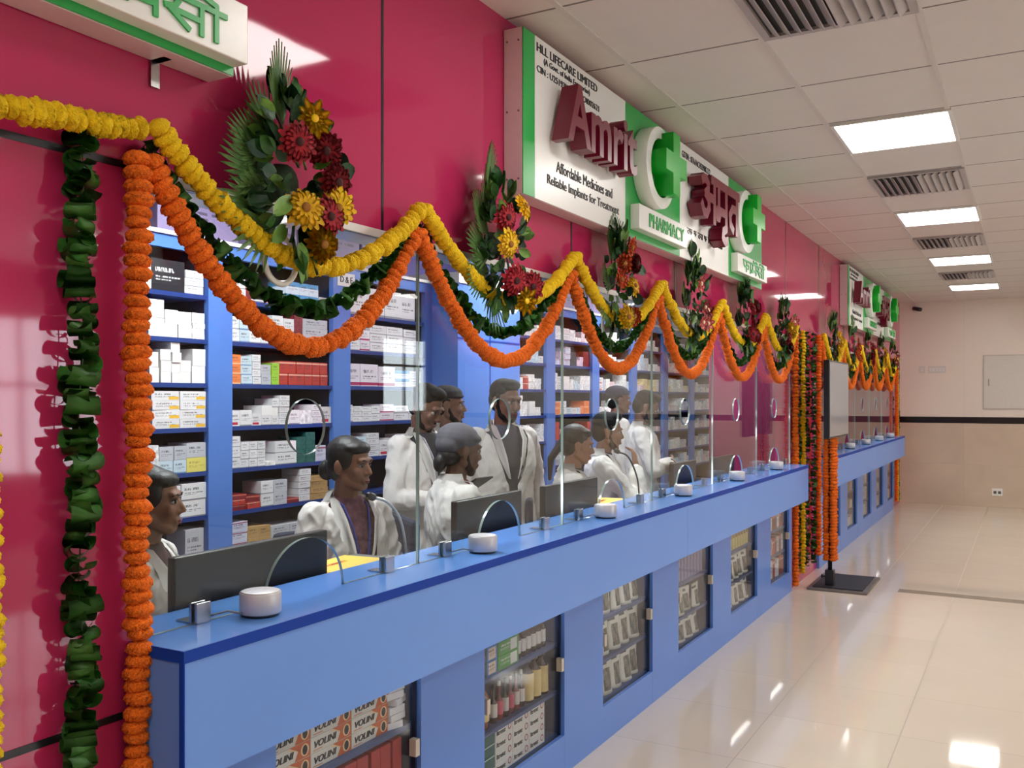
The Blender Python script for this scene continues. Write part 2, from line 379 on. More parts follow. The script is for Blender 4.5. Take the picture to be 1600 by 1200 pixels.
# outer shell of the shop behind
bm = new_bm(); box(bm, XB - .1, XB, YB, YF, 0, 2.85); struct('wall_shop_back', bm, M('lilac_wall', (96, 90, 150), .6, noise_amt=.03))
bm = new_bm(); box(bm, XB, WX - .12, YF, YF + .1, 0, 2.85); struct('wall_shop_end', bm, M('shop_pink', (196, 60, 108), .3, noise_amt=.03))
bm = new_bm(); box(bm, XB, WX - .12, -.6, -.5, 0, 2.75); struct('wall_shop_side', bm, M('lilac_wall', (0, 0, 0)))
bm = new_bm(); box(bm, -2.67, WX - .12, 8.6, 8.72, 0, 2.75); struct('wall_partition', bm, M('partition_pink', (124, 32, 76), .35, noise_amt=.03))

# LED panels: one column seen, others added over the unseen hall so that it is lit
def led_panel(x0, y0, label, group=None, m=None, z=CEIL, w=.59, l=.65):
    t = thing('ceiling_light', label, 'ceiling light', (x0 + w / 2, y0 + l / 2, z), 0, group)
    bm = new_bm(); a, b = w / 2, l / 2
    for q in ((-a, a, -b, -b + .018), (-a, a, b - .018, b), (-a, -a + .018, -b + .018, b - .018), (a - .018, a, -b + .018, b - .018)): box(bm, *q, -.014, -.0)
    obj('frame', bm, white, t)
    bm = new_bm(); box(bm, -a + .018, a - .018, -b + .018, b - .018, -.009, -.002); obj('diffuser', bm, m or led, t)
    return t
for k, y in enumerate([-2.97, -.25, 2.46, 5.166, 7.87, 10.574, 13.278]):
    names = ['square white LED ceiling panel well behind the viewer', 'square white LED ceiling panel behind the viewer', 'square white LED ceiling panel mirrored in the pink wall beside the end sign',
             'large bright LED ceiling panel, nearest of the row in the picture', 'second bright LED ceiling panel, beyond the first grille', 'third bright LED ceiling panel, right behind the second full grille', 'farthest bright LED ceiling panel near the cream wall']
    led_panel(-.94, y, names[k], 'LED panels in the row over the counter walkway')
for x in (1.406, 3.758):  # unseen columns added to light the hall the pink wall reflects
    for k, y in enumerate([-2.97, -.25, 2.46, 5.166, 7.87, 10.574, 13.278]):
        led_panel(x, y, 'white LED ceiling panel over the open hall away from the counters', 'LED panels over the open hall')
def vent(x0, y0, label):
    t = thing('ceiling_vent', label, 'air vent', (x0 + .29, y0 + .33, CEIL), 0, 'louvred air grilles between the lights')
    bm = new_bm(); a, b = .29, .33
    for q in ((-a, a, -b, -b + .03), (-a, a, b - .03, b), (-a, -a + .03, -b + .03, b - .03), (a - .03, a, -b + .03, b - .03)): box(bm, *q, -.016, -.0)
    obj('frame', bm, M('vent_grey', (168, 162, 160), .4, noise_amt=.03), t)
    bm = new_bm(); box(bm, -a + .03, a - .03, -b + .03, b - .03, -.003, 0); obj('backing', bm, M('vent_dark', (42, 40, 44), .7, noise_amt=0), t)
    for k in range(12):
        s = new_bm(); c = -a + .055 + k * .043; w = .016 if k < 6 else -.016
        v = [s.verts.new(p) for p in ((c - w, -b + .03, -.004), (c - w, b - .03, -.004), (c + w, b - .03, -.03), (c + w, -b + .03, -.03), (c - w + .004, -b + .03, -.004), (c - w + .004, b - .03, -.004), (c + w + .004, b - .03, -.03), (c + w + .004, -b + .03, -.03))]
        for f in ((0, 1, 2, 3), (7, 6, 5, 4), (0, 4, 5, 1), (3, 2, 6, 7), (0, 3, 7, 4), (1, 5, 6, 2)): s.faces.new([v[i] for i in f])
        obj('louvre', s, M('louvre_grey', (178, 172, 172), .4, noise_amt=.03), t)
vent(-.946, 3.138, 'grey louvred ceiling vent cut by the top edge of the picture')
vent(-.946, 6.518, 'grey louvred ceiling vent between the two nearest light panels')
vent(-.946, 9.222, 'grey louvred ceiling vent directly before the third light panel')
vent(-.946, 11.926, 'small far louvred ceiling vent before the farthest light panel')
for y in (2.6, 5.2, 7.6):  # unseen ceiling panels added to light the shelves
    led_panel(-3.05, y, 'white LED panel in the ceiling inside the dispensary', 'LED panels inside the dispensary', shopfill, 2.75, .9, .6)
led_panel(-3.05, 12, 'white LED panel in the ceiling behind the far counter', None, shopfill, 2.75, .6, .6)

# far wall fittings
def fitting(name, label, cat, parts):
    t = thing(name, label, cat, (0, 0, 0))
    for nm, bxs, mt in parts:
        bm = new_bm()
        for b in bxs: box(bm, *b)
        obj(nm, bm, mt, t)
    return t
greywhite = M('offwhite_metal', (214, 208, 200), .4, noise_amt=.02)
fitting('wall_cabinet', 'flush off-white electrical cabinet on the cream far wall', 'cabinet', [
    ('frame', [(-.62, .62, YF - .012, YF - .001, 1.45, 2.26)], M('cab_frame', (196, 188, 180), .4, noise_amt=.02)),
    ('door', [(-.605, .605, YF - .02, YF - .012, 1.465, 2.245)], greywhite),
    ('handle', [(-.55, -.535, YF - .03, YF - .02, 1.8, 1.9)], steel), ('hinge', [(.30, .34, YF - .027, YF - .02, 2.05, 2.07)], steel), ('hinge', [(.30, .34, YF - .027, YF - .02, 1.6, 1.62)], steel)])
fitting('switch_plate', 'small square single switch plate on the cream far wall', 'switch', [('plate', [(-1.50, -1.41, YF - .012, YF - .001, 2.0, 2.11)], greywhite), ('rocker', [(-1.47, -1.44, YF - .016, YF - .012, 2.03, 2.08)], white)])
fitting('switch_plate', 'long switch plate beside the square one on the cream wall', 'switch', [('plate', [(-1.37, -1.12, YF - .012, YF - .001, 2.0, 2.11)], greywhite)] + [('rocker', [(-1.35 + .045 * k, -1.32 + .045 * k, YF - .016, YF - .012, 2.03, 2.08)], white) for k in range(5)])
fitting('wall_socket', 'white double power socket low on the beige tiles', 'socket', [('plate', [(-.50, -.36, YF - .014, YF - .001, .17, .28)], signwhite), ('outlet', [(-.48, -.44, YF - .017, YF - .014, .2, .24)], M('dark_outlet', (90, 86, 82), .5, noise_amt=0)), ('outlet', [(-.42, -.38, YF - .017, YF - .014, .2, .24)], MATS['dark_outlet'])])
t = thing('security_camera', 'small dark security camera high in the corner of the cream wall', 'camera', (-1.52, YF - .002, 3.0))
bm = new_bm(); lathe(bm, [(.03, 0), (.03, .02)], 16, M4=Matrix.Rotation(PI / 2, 4, 'X')); obj('mount', bm, white, t)
bm = new_bm(); tube(bm, [(0, -.02, 0), (0, -.06, -.01)], .008); obj('arm', bm, black, t)
bm = new_bm(); tube(bm, [(-.05, -.05, 0), (.06, -.12, -.03)], .03, 14); obj('housing', bm, black, t)

# ------------------------------------------------------------------ signs above the openings
AM = {'a': [[(.05, .86), (.14, .93), (.28, .93), (.38, .84), (.38, .70), (.22, .58)], [(.22, .58), (.40, .48), (.42, .28), (.30, .12), (.14, .14), (.02, .32)], [(.30, .55), (.74, .55)], [(.74, 1), (.74, 0)], [(.58, 1), (.86, 1)]],
      'm': [[(.14, 1), (.14, .34)], [(.14, .34), (.02, .34), (.02, .18), (.16, .18), (.22, .34)], [(.14, .36), (.60, .36)], [(.60, 1), (.60, 0)], [(-.02, 1), (.74, 1)]],
      'ri': [[(.60, .0), (.42, -.10), (.40, -.26), (.54, -.34), (.70, -.28)]],
      't': [[(.56, 1), (.56, 0)], [(.56, .62), (.26, .60), (.10, .42), (.14, .18), (.32, .06)], [(-.02, 1), (.70, 1)]],
      'pha': [[(.06, 1), (.06, .62), (.16, .46), (.38, .46)], [(.38, 1), (.38, 0)], [(.38, .56), (.54, .68), (.64, .54), (.62, .36), (.54, .30)], [(-.02, 1), (.72, 1)]],
      'aa': [[(.14, 1), (.14, 0)], [(-.02, 1), (.26, 1)]],
      'me': [[(.14, 1), (.14, .34)], [(.14, .34), (.02, .34), (.02, .18), (.16, .18), (.22, .34)], [(.14, .36), (.56, .36)], [(.56, 1), (.56, 0)], [(-.02, 1), (.68, 1)], [(.56, 1.02), (.40, 1.16), (.22, 1.28)], [(.62, 1.02), (.70, 1.22), (.52, 1.26)]],
      'sa': [[(.06, 1), (.22, .82), (.16, .58), (.02, .52)], [(.06, .52), (.38, .02)], [(.18, .48), (.58, .46)], [(.58, 1), (.58, 0)], [(-.02, 1), (.68, 1)]],
      'ii': [[(.14, 1), (.14, 0)], [(.14, 1.0), (.14, 1.22), (-.06, 1.36), (-.34, 1.26)], [(-.02, 1), (.30, 1)]]}
def word(keys):
    out = []; x = 0; adv = {'a': .86, 'm': .74, 'ri': 0, 't': .72, 'pha': .72, 'aa': .26, 'me': .68, 'sa': .68, 'ii': .32}
    for k in keys:
        xo = x - .74 if k == 'ri' else x
        out += [[(p[0] + xo, p[1]) for p in s] for s in AM[k]]; x += adv[k]
    return out, x
def dev(keys, y, z, x, w, h, t, ext, mat, parent, name='lettering'):
    ps, W = word(keys); bm = strokes_mesh(ps, t, ext, w / W, h)
    me = mesh_of(name, bm, mat); o = link(name, me, parent)
    o.matrix_local = Matrix.Translation((x, y, z)) @ TXT.to_4x4(); return o
def cross_logo(t, y, z, R=.2):
    pts = []
    N = 40; a0, a1 = math.radians(50), math.radians(330)
    outer = [(R * math.cos(a0 + (a1 - a0) * i / N), R * math.sin(a0 + (a1 - a0) * i / N)) for i in range(N + 1)]
    inner = [((R - .052) * math.cos(a1 - (a1 - a0) * i / N) + .006, (R - .052) * math.sin(a1 - (a1 - a0) * i / N)) for i in range(N + 1)]
    me = curve_mesh([outer + inner], .036, bevel=.002); me.materials.append(signwhite)
    o = link('ring_letter', me, t); o.matrix_local = Matrix.Translation((.04, y, z)) @ TXT.to_4x4()
    a, b = .152, .05; cy = y + .06
    cr = [(b, a), (-b, a), (-b, b), (-a, b), (-a, -b), (-b, -b), (-b, -a), (b, -a), (b, -b), (a, -b), (a, b), (b, b)]
    me = curve_mesh([cr], .05, bevel=.001); me.materials.append(brightgreen)
    o = link('cross', me, t); o.matrix_local = Matrix.Translation((.088, cy, z + .022)) @ TXT.to_4x4()
def name_box(t, y0, y1, z0=.038, h=.12, hindi=False):
    bm = new_bm(); box(bm, 0, .048, y0, y1, z0, z0 + h, bev=.003); obj('name_box', bm, signwhite, t)
    if hindi: dev(['pha', 'aa', 'me', 'sa', 'ii'], y0 + .12, z0 + .018, .0485, (y1 - y0) - .2, h * .58, .011, .004, signgreen, t)
    else: place_text('PHARMACY', .0485, y0 + .13, z0 + .026, (y1 - y0) - .19, h - .052, signgreen, t, .004, .02)
def big_sign(y, label):
    t = thing('shop_sign', label, 'sign', (-1.688, y, 2.40), 0, 'long white and green signs over the counters')
    bm = new_bm(); box(bm, -.086, -.004, 0, 3.59, .0, .64, bev=.003); obj('box_body', bm, signside, t)
    def panel(nm, a, b, m): bm = new_bm(); box(bm, -.004, .0, a, b, .002, .638); obj(nm, bm, m, t)
    panel('green_panel', .0, .094, signgreen); panel('white_panel', .096, 1.02, signwhite); panel('green_panel', 1.022, 1.806, signgreen)
    panel('white_panel', 1.808, 2.75, signwhite); panel('green_panel', 2.752, 3.59, signgreen)
    for zz in (.06, .32, .59):
        for xx in (-.07, -.02):
            bm = new_bm(); lathe(bm, [(.004, 0), (.004, .003)], 8, M4=Matrix.Translation((xx, 0, zz)) @ Matrix.Rotation(PI / 2, 4, 'X')); obj('rivet', bm, M('rivet_dark', (110, 96, 98), .4, noise_amt=0), t)
    place_text('HLL LIFECARE LIMITED', 0, .11, .582, .58, .034, inkm, t, bold=.03)
    place_text('(A Govt. of India Enterprise)', 0, .17, .541, .44, .030, inkm, t, bold=.025)
    place_text('CIN : U25193KL1966GOI002621', 0, .11, .502, .60, .026, inkm, t, bold=.03)
    place_text('Amrit', .02, .20, .245, .735, .245, maroon, t, .075, 0, 'raised_lettering', .022)
    place_text('Affordable Medicines and', 0, .28, .142, .58, .046, inkm, t, bold=.022)
    place_text('Reliable Implants for Treatment', 0, .20, .068, .74, .05, inkm, t, bold=.022)
    cross_logo(t, 1.30, .37); name_box(t, 1.08, 1.79)
    place_text('GSTIN : 07AAACH5598K1Z2', 0, 1.84, .562, .52, .036, inkm, t, bold=.03)
    dev(['a', 'm', 'ri', 't'], 1.93, .24, .01, .76, .24, .052, .075, maroon, t, 'raised_lettering')
    place_text('®', 0, 2.60, .50, .06, .06, inkm, t)
    # the small Hindi line under the big word
    ps = []; x = 0
    rr = random.Random(3)
    for wlen in (2, 1, 2, 1, 4, 3):
        ks = [rr.choice(['m', 't', 'sa', 'aa', 'pha']) for _ in range(wlen)]; q, W = word(ks); ps += [[(p[0] + x, p[1]) for p in s] for s in q]; x += W + .5
    bm = strokes_mesh(ps, .0045, .0015, .70 / x, .030); o = link('lettering', mesh_of('lettering', bm, inkm), t)
    o.matrix_local = Matrix.Translation((0, 1.93, .15)) @ TXT.to_4x4()
    cross_logo(t, 2.92, .37); name_box(t, 2.80, 3.55, hindi=True)
    return t
def fix_bracket(y, z, label):
    bm = new_bm(); box(bm, WX + .003, WX + .007, y - .012, y + .012, z - .06, z + .01); box(bm, WX + .003, WX + .05, y - .012, y + .012, z, z + .003)
    return bm
big_sign(3.10, 'long white and green sign with maroon raised letters, over the first counter')
big_sign(10.30, 'smaller-looking far white and green sign with maroon letters, over the second counter')
# end of the previous sign at the top left
t = thing('shop_sign', 'white sign box with cut-off green Hindi letters at the top left corner', 'sign', (-1.688, -1.97, 2.40), 0, 'long white and green signs over the counters')
bm = new_bm(); box(bm, -.086, -.004, 0, 3.60, .0, .64, bev=.003); obj('box_body', bm, signside, t)
bm = new_bm(); box(bm, -.004, 0, 2.75, 3.60, .002, .638); obj('green_panel', bm, signgreen, t)
bm = new_bm(); box(bm, -.004, 0, 0, 2.748, .002, .638); obj('white_panel', bm, signwhite, t)
bm = new_bm(); box(bm, 0, .048, 2.5, 3.60, .021, .162, bev=.003); obj('name_box', bm, signwhite, t)
dev(['pha', 'aa', 'me', 'sa', 'ii'], 3.05, .041, .0485, .48, .066, .013, .004, signgreen, t)
for yy in (2.33,):
    o = obj('bracket', fix_bracket(yy + 0, 0, ''), steel, t); o.location = (1.688, -2.33 + 3.437, 0)
bm = new_bm()
# ------------------------------------------------------------------ counters
def run_counter(ya, yb, label, seams, group=None):
    t = thing('service_counter', label, 'counter', (0, 0, 0))
    bm = new_bm(); box(bm, -1.928, -1.6, ya + .042, yb, 1.046, 1.07); box(bm, -1.7745, -1.6, ya, ya + .042, 1.046, 1.07); obj('countertop', bm, bluetop, t)
    bm = new_bm(); box(bm, -1.6, -1.597, ya, yb, 1.044, 1.071); box(bm, -1.7745, -1.597, ya - .003, ya, 1.044, 1.071); box(bm, -1.612, -1.597, ya - .003, ya - .0, .777, 1.044)
    obj('edge_banding', bm, navy, t)
    ys = [ya] + seams + [yb]
    for a, b in zip(ys, ys[1:]):
        bm = new_bm(); box(bm, -1.62, -1.6, a + .0012, b - .0012, .777, 1.045); obj('fascia_panel', bm, blue, t)
    bm = new_bm(); box(bm, -1.7745, -1.612, ya, ya + .018, .777, 1.045); obj('end_panel', bm, bluecab, t)
    bm = new_bm(); box(bm, -1.776, -1.612, yb - .018, yb, .777, 1.045); obj('end_panel', bm, bluecab, t)
    bm = new_bm(); box(bm, -1.92, -1.62, ya + .042, yb - .02, .77, .79); obj('soffit', bm, bluecab, t)
    return t
run_counter(1.402, 7.862, 'long blue service counter in front with light blue top and deep fascia', [4.78])
run_counter(9.12, 14.57, 'shorter blue service counter beyond the hanging garland columns', [11.8])

# base display cabinets: panel + glazed window each
AX = -1.75
def cabinet(y0, w, yw0, yw1, label, shelves, group='blue base cabinets with display windows', doorpads=True):
    """unit from y0 to y0+w, window from yw0 to yw1"""
    t = thing('display_cabinet', label, 'cabinet', (AX - .15, y0, 0), 0, group)
    X = lambda v: v - (AX - .15)
    Yl = lambda v: v - y0
    def B(nm, m, *bs):
        bm = new_bm()
        for b in bs: box(bm, X(b[0]), X(b[1]), Yl(b[2]), Yl(b[3]), b[4], b[5])
        return obj(nm, bm, m, t)
    y1 = y0 + w
    B('front_panel', bluecab, (AX - .018, AX, y0 + .0015, yw0, 0, .768))
    B('front_panel', bluecab, (AX - .018, AX, yw0, y1 - .0015 if y1 > yw1 else yw1, 0, .168))
    if y1 - yw1 > .01: B('front_panel', bluecab, (AX - .018, AX, yw1, y1 - .0015, .168, .768))
    B('top_rail', bluecab, (AX - .018, AX, yw0, yw1, .752, .768))
    B('window_frame', M('dark_frame', (34, 42, 66), .35, noise_amt=0), (AX - .03, AX - .018, yw0, yw0 + .008, .168, .752), (AX - .03, AX - .018, yw1 - .008, yw1, .168, .752), (AX - .03, AX - .018, yw0, yw1, .160, .168))
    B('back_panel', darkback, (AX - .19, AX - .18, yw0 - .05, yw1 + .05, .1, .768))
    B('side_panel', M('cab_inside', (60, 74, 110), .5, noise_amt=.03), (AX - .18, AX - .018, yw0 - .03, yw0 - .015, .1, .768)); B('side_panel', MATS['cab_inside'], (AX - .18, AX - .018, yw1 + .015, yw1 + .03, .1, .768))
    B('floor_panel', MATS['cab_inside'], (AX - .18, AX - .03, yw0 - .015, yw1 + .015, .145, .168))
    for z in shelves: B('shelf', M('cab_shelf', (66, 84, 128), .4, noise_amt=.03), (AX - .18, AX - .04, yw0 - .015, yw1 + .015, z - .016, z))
    B('light_strip', cabfill, (AX - .075, AX - .045, yw0 + .02, yw1 - .02, .758, .766))  # added glowing strip, hidden behind the top rail, brightens the goods
    B('glass_pane', acryl, (AX - .026, AX - .022, yw0 + .008, yw1 - .008, .168, .752))
    if doorpads:
        for yy in (yw0 + .014, yw1 - .034):
            B('door_pad', M('pad_beige', (206, 196, 180), .35, noise_amt=.03), (AX - .022, AX + .004, yy, yy + .022, .45, .505))
    return t
CABS = [(1.50, 1.01, 1.84, 2.51), (2.51, 1.075, 2.917, 3.585), (3.585, 1.065, 3.997, 4.65), (4.65, 1.075, 5.065, 5.72), (5.72, 1.09, 6.124, 6.81), (6.81, 1.05, 7.209, 7.84)]
CL = ['blue display cabinet nearest the viewer, behind whose pane rest orange-tipped ointment boxes', 'blue display cabinet with bottles and green boxes behind its window', 'blue display cabinet with three rows of white pouches in its window',
      'blue display cabinet with a hanging striped strip above white pouches', 'blue display cabinet with yellowish packs above two pouch rows', 'last blue display cabinet of the near counter, dark red packs behind glass']
SH = [(.345, .545), (.354, .559), (.36, .56), (.33, .53), (.35, .56), (.36, .56)]
for c, l, s in zip(CABS, CL, SH): cabinet(*c, l, s)
F0 = 9.14; CAB2 = []
for k in range(5):
    y0 = F0 + k * 1.085; CAB2.append((y0, 1.083, y0 + .42, y0 + 1.07))
    cabinet(*CAB2[-1], ORD[k] + ' blue display cabinet of the far counter, counted from its near end', (.36, .56), doorpads=False)
# outer end panel closing the first cabinet
bm = new_bm(); box(bm, -1.896, AX, 1.45, 1.4985, 0, .768); o = struct('trim_90', bm, bluecab)
bm = new_bm(); box(bm, -1.896, AX, 7.862, 7.94, 0, .768); o = struct('trim_91', bm, bluecab)
bm = new_bm(); box(bm, -1.896, AX, 9.09, 9.138, 0, .768); o = struct('trim_92', bm, bluecab)

# desks behind the counters
deskM = M('desk_dark', (60, 62, 72), .4, noise_amt=.04)
for a, b, l in ((.2, 7.9, 'long dark work desk behind the near counter'), (9.2, 14.5, 'dark work desk behind the far counter')):
    t = thing('work_desk', l, 'desk', (-2.2, a, 0)); bm = new_bm(); box(bm, .0, .255, 0, b - a, .72, .75, bev=.002); obj('desktop', bm, deskM, t)
    k = 0
    while k * 1.09 <= b - a:
        bm = new_bm(); box(bm, .12, .25, min(k * 1.09, b - a - .03), min(k * 1.09, b - a - .03) + .02, 0, .72); obj('leg_panel', bm, deskM, t); k += 1

# ------------------------------------------------------------------ glass screen panels
def glass_panel(y0, y1, label, hole=True, arch=True, group='tall clear glass panels of the counter screen', R=.16, hz=1.54):
    w = y1 - y0; z0 = 1.071; h = HEAD - .024 - z0; g = .003; c = w / 2
    out = [(g, 0)]
    if arch:
        out += [(c - R, 0)] + [(c - R * math.cos(PI * i / 24), R * math.sin(PI * i / 24) * .98) for i in range(1, 24)] + [(c + R, 0)]
    out += [(w - g, 0), (w - g, h), (g, h)]
    sp = [out]
    if hole: sp.append([(c + .078 * math.cos(2 * PI * i / 32), hz - z0 + .078 * math.sin(2 * PI * i / 32)) for i in range(32)])
    me = curve_mesh(sp, .005)
    me.materials.append(glassM); me.materials.append(glassE)
    for p in me.polygons:
        if abs(p.normal.z) < .5: p.material_index = 1
    o = bpy.data.objects.new('glass_screen', me); C.objects.link(o)
    o.matrix_world = Matrix.Translation((WX, y0, z0)) @ TXT.to_4x4()
    return tag(o, label, 'glass panel', group)
for k in range(6):
    a = Y0 + 1.0883 * k
    glass_panel(a, a + 1.0883, 'clear glass screen panel, %s from the near end of the front counter' % ORD[k], True, True)
for k in range(5):
    a = Z0 + 1.1 * k
    glass_panel(a, a + 1.1, 'clear glass screen panel, %s from the near end of the far counter' % ORD[k], True, True)
# steel clamps
def clamp(y, label):
    t = thing('glass_clamp', label, 'clamp', (WX, y, 1.0705), 0, 'steel clamps holding the glass to the counter')
    bm = new_bm(); box(bm, .0055, .014, -.022, .022, 0, .05, bev=.001); obj('front_plate', bm, steel, t)
    bm = new_bm(); box(bm, -.014, -.0055, -.022, .022, 0, .05, bev=.001); obj('back_plate', bm, steel, t)
    bm = new_bm(); box(bm, -.06, -.0143, -.022, .022, 0, .004); obj('foot', bm, steel, t)
for k in range(6):
    for j, dy in enumerate((.165, .92)):
        clamp(Y0 + 1.0883 * k + dy, 'square steel glass clamp at the %s foot of the %s near screen panel' % (('near', 'far')[j], ORD[k]))
for k in range(5):
    for j, dy in enumerate((.165, .92)):
        clamp(Z0 + 1.1 * k + dy, 'square steel glass clamp at the %s foot of the %s far screen panel' % (('near', 'far')[j], ORD[k]))

# intercom speakers on the counter, cable back through the arch
def speaker(x, y, label):
    t = thing('intercom_speaker', label, 'speaker', (x, y, 1.0712), 0, 'silver round intercom speakers on the counters')
    bm = new_bm(); lathe(bm, [(.047, 0), (.048, .006)], 36); obj('base_ring', bm, black, t)
    bm = new_bm(); lathe(bm, [(.05, .006), (.052, .008), (.052, .056), (.050, .059)], 40); obj('body', bm, silver, t)
    bm = new_bm(); lathe(bm, [(.050, .0592), (.046, .061), (.002, .0605)], 40); obj('speaker_grille', bm, M('grille_light', (206, 202, 204), .45, .3, noise_amt=.15, scale=400), t)
    bm = new_bm(); tube(bm, [(-.01, -.05, .01), (-.035, -.075, .02), (-.06, -.09, .012), (-.09, -.10, .003)], .0028, 6); obj('cable', bm, M('cable_grey', (120, 124, 134), .5, noise_amt=0), t)
    return t
for k in range(6): speaker(-1.705, 1.737 + 1.093 * k, 'round silver intercom speaker, %s from the near end of the front counter' % ORD[k])
for k in range(5): speaker(-1.705, 9.45 + 1.1 * k, 'round silver intercom speaker, %s from the near end of the far counter' % ORD[k])

# monitors seen from behind
def monitor(y0, y1, z1, x, label, rot=0, h=.34):
    w = y1 - y0; t = thing('computer_monitor', label, 'monitor', (x, (y0 + y1) / 2, .751), rot, 'black monitors on the desk behind the glass')
    zt = z1 - .751
    bm = new_bm(); box(bm, -.03, 0, -w / 2, w / 2, zt - h, zt, bev=.004); obj('back_shell', bm, black, t)
    bm = new_bm(); box(bm, -.0335, -.0305, -w / 2 + .008, w / 2 - .008, zt - h + .012, zt - .008); obj('screen', bm, blackgloss, t)
    bm = new_bm(); box(bm, .001, .012, -.05, .05, .0, zt - h + .12, bev=.003); obj('stand', bm, black, t)
    bm = new_bm(); lathe(bm, [(.10, 0), (.10, .008), (.02, .012)], 24); obj('base', bm, black, t)
    return t
monitor(1.70, 2.31, 1.196, -1.975, 'wide black monitor nearest the viewer, in front of the seated woman', .0, .36)
monitor(3.12, 3.66, 1.205, -2.0, 'black monitor before the seated person in the grey cap')
monitor(3.89, 4.50, 1.203, -2.0, 'black monitor before the seated woman with tied dark hair')
monitor(5.78, 6.25, 1.19, -2.03, 'black monitor before the seated man resting his chin')
monitor(6.65, 7.2, 1.18, -2.03, 'farthest black monitor behind the near counter glass')
# desk microphones with bent necks
def gooseneck(pts, label, col, capr=.011):
    t = thing('desk_microphone', label, 'microphone', pts[0]); p0 = Vector(pts[0])
    P = [Vector(p) - p0 for p in pts]
    bm = new_bm(); lathe(bm, [(.035, 0), (.035, .015), (.01, .02)], 20); obj('base', bm, black, t)
    # smooth
    Q = []
    for i in range(len(P) - 1):
        a = P[max(i - 1, 0)]; b = P[i]; c = P[i + 1]; d = P[min(i + 2, len(P) - 1)]
        for k in range(6):
            u = k / 6; Q.append(.5 * ((2 * b) + (c - a) * u + (2 * a - 5 * b + 4 * c - d) * u * u + (3 * b - a - 3 * c + d) * u ** 3))
    Q.append(P[-1])
    bm = new_bm(); tube(bm, Q, .0055, 8); obj('gooseneck', bm, col, t)
    e = (P[-1] - P[-2]).normalized()
    bm = new_bm(); tube(bm, [P[-1], P[-1] + e * .012, P[-1] + e * .04, P[-1] + e * .05], [.007, capr * 1.3, capr * 1.3, .006], 12); obj('windshield', bm, black, t)
    return t
metalneck = M('neck_pale', (196, 198, 200), .35, .3, noise_amt=0)
gooseneck([(-2.06, 2.86, .751), (-2.05, 2.852, .95), (-2.05, 2.845, 1.03), (-2.05, 2.825, 1.121), (-2.05, 2.793, 1.185), (-2.05, 2.727, 1.239), (-2.05, 2.655, 1.262)], 'pale bent-neck desk microphone in front of the seated woman with a lanyard', metalneck)
gooseneck([(-2.06, 5.25, .751), (-2.06, 5.25, .95), (-2.06, 5.22, 1.13), (-2.06, 5.08, 1.27), (-2.06, 4.93, 1.31)], 'dark bent-neck desk microphone before the woman with tied hair', black)
gooseneck([(-2.06, 7.05, .751), (-2.06, 7.05, 1.0), (-2.06, 6.98, 1.10), (-2.06, 6.86, 1.15), (-2.06, 6.72, 1.17)], 'pale bent-neck desk microphone near the far end of the front counter', metalneck)
# document trays with yellow folders
def tray(x0, x1, y0, y1, zt, label, fl, n):
    t = thing('label_printer', label, 'printer', ((x0 + x1) / 2, (y0 + y1) / 2, .751)); a, b = (x1 - x0) / 2, (y1 - y0) / 2; h = zt - .751
    bm = new_bm(); box(bm, -a, a, -b, b, 0, h - .03, bev=.006); obj('body', bm, M('printer_grey', (88, 90, 98), .4, noise_amt=.03), t)
    bm = new_bm(); box(bm, -a + .01, a - .01, -b + .01, b - .01, h - .03, h, bev=.004); obj('lid', bm, M('printer_lid', (108, 110, 118), .4, noise_amt=.03), t)
    t2 = thing('paper_folder', fl, 'folder', ((x0 + x1) / 2 + .02, (y0 + y1) / 2 - .02, zt + .0005), .12)
    bm = new_bm(); box(bm, -a + .01, a, -b + .02, b - .05, 0, .004); obj('cover', bm, M('folder_yellow', (248, 196, 62), .5, noise_amt=.04), t2)
    bm = new_bm(); box(bm, -a + .02, a - .01, -b + .03, b - .06, .0042, .006); obj('cover_flap', bm, M('folder_yellow2', (250, 206, 84), .5, noise_amt=.04), t2)
    me = text_mesh('PHARMACY', .12, .02, .0006); me.materials.append(M('folder_print', (190, 70, 40), .5, noise_amt=0)); o = link('print', me, t2, loc=(-.02, -.08, .0062), rot=(0, 0, PI / 2))
tray(-2.19, -1.96, 2.33, 2.72, 1.045, 'grey flat-topped printer on the desk carrying the near yellow folder', 'yellow paper folder lying open before the seated woman with a lanyard', 0)
tray(-2.19, -1.97, 4.60, 5.0, 1.04, 'grey flat-topped printer on the desk carrying the farther yellow folder', 'yellow paper folder farther back, next to the third monitor', 1)

# ------------------------------------------------------------------ medicine racks
LV = [2.105 - .208 * k for k in range(10)]
RX = -3.4
def rack(y0, y1, label, pw=.15):
    """bay with its own half posts; boards between"""
    t = thing('medicine_rack', label, 'shelf rack', (RX - .16, y0, 0), 0, 'blue medicine racks along the back wall'); w = y1 - y0; fx = .16; bx = -.16
    def B(nm, m, *bs):
        bm = new_bm()
        for b in bs: box(bm, *b)
        return obj(nm, bm, m, t)
    p = pw / 2
    B('post', rackblue, (fx - .03, fx, 0, p, 0, 2.30)); B('post', rackblue, (fx - .03, fx, w - p, w, 0, 2.30))
    B('header', rackblue, (fx - .03, fx, 0, w, 2.30, 2.36)); B('cornice', white, (bx, fx + .012, 0, w, 2.36, 2.378))
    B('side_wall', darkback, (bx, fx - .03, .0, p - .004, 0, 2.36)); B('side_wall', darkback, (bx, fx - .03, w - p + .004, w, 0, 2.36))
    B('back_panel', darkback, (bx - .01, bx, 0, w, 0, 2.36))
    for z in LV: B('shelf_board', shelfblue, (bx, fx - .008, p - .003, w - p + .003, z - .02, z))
    return t
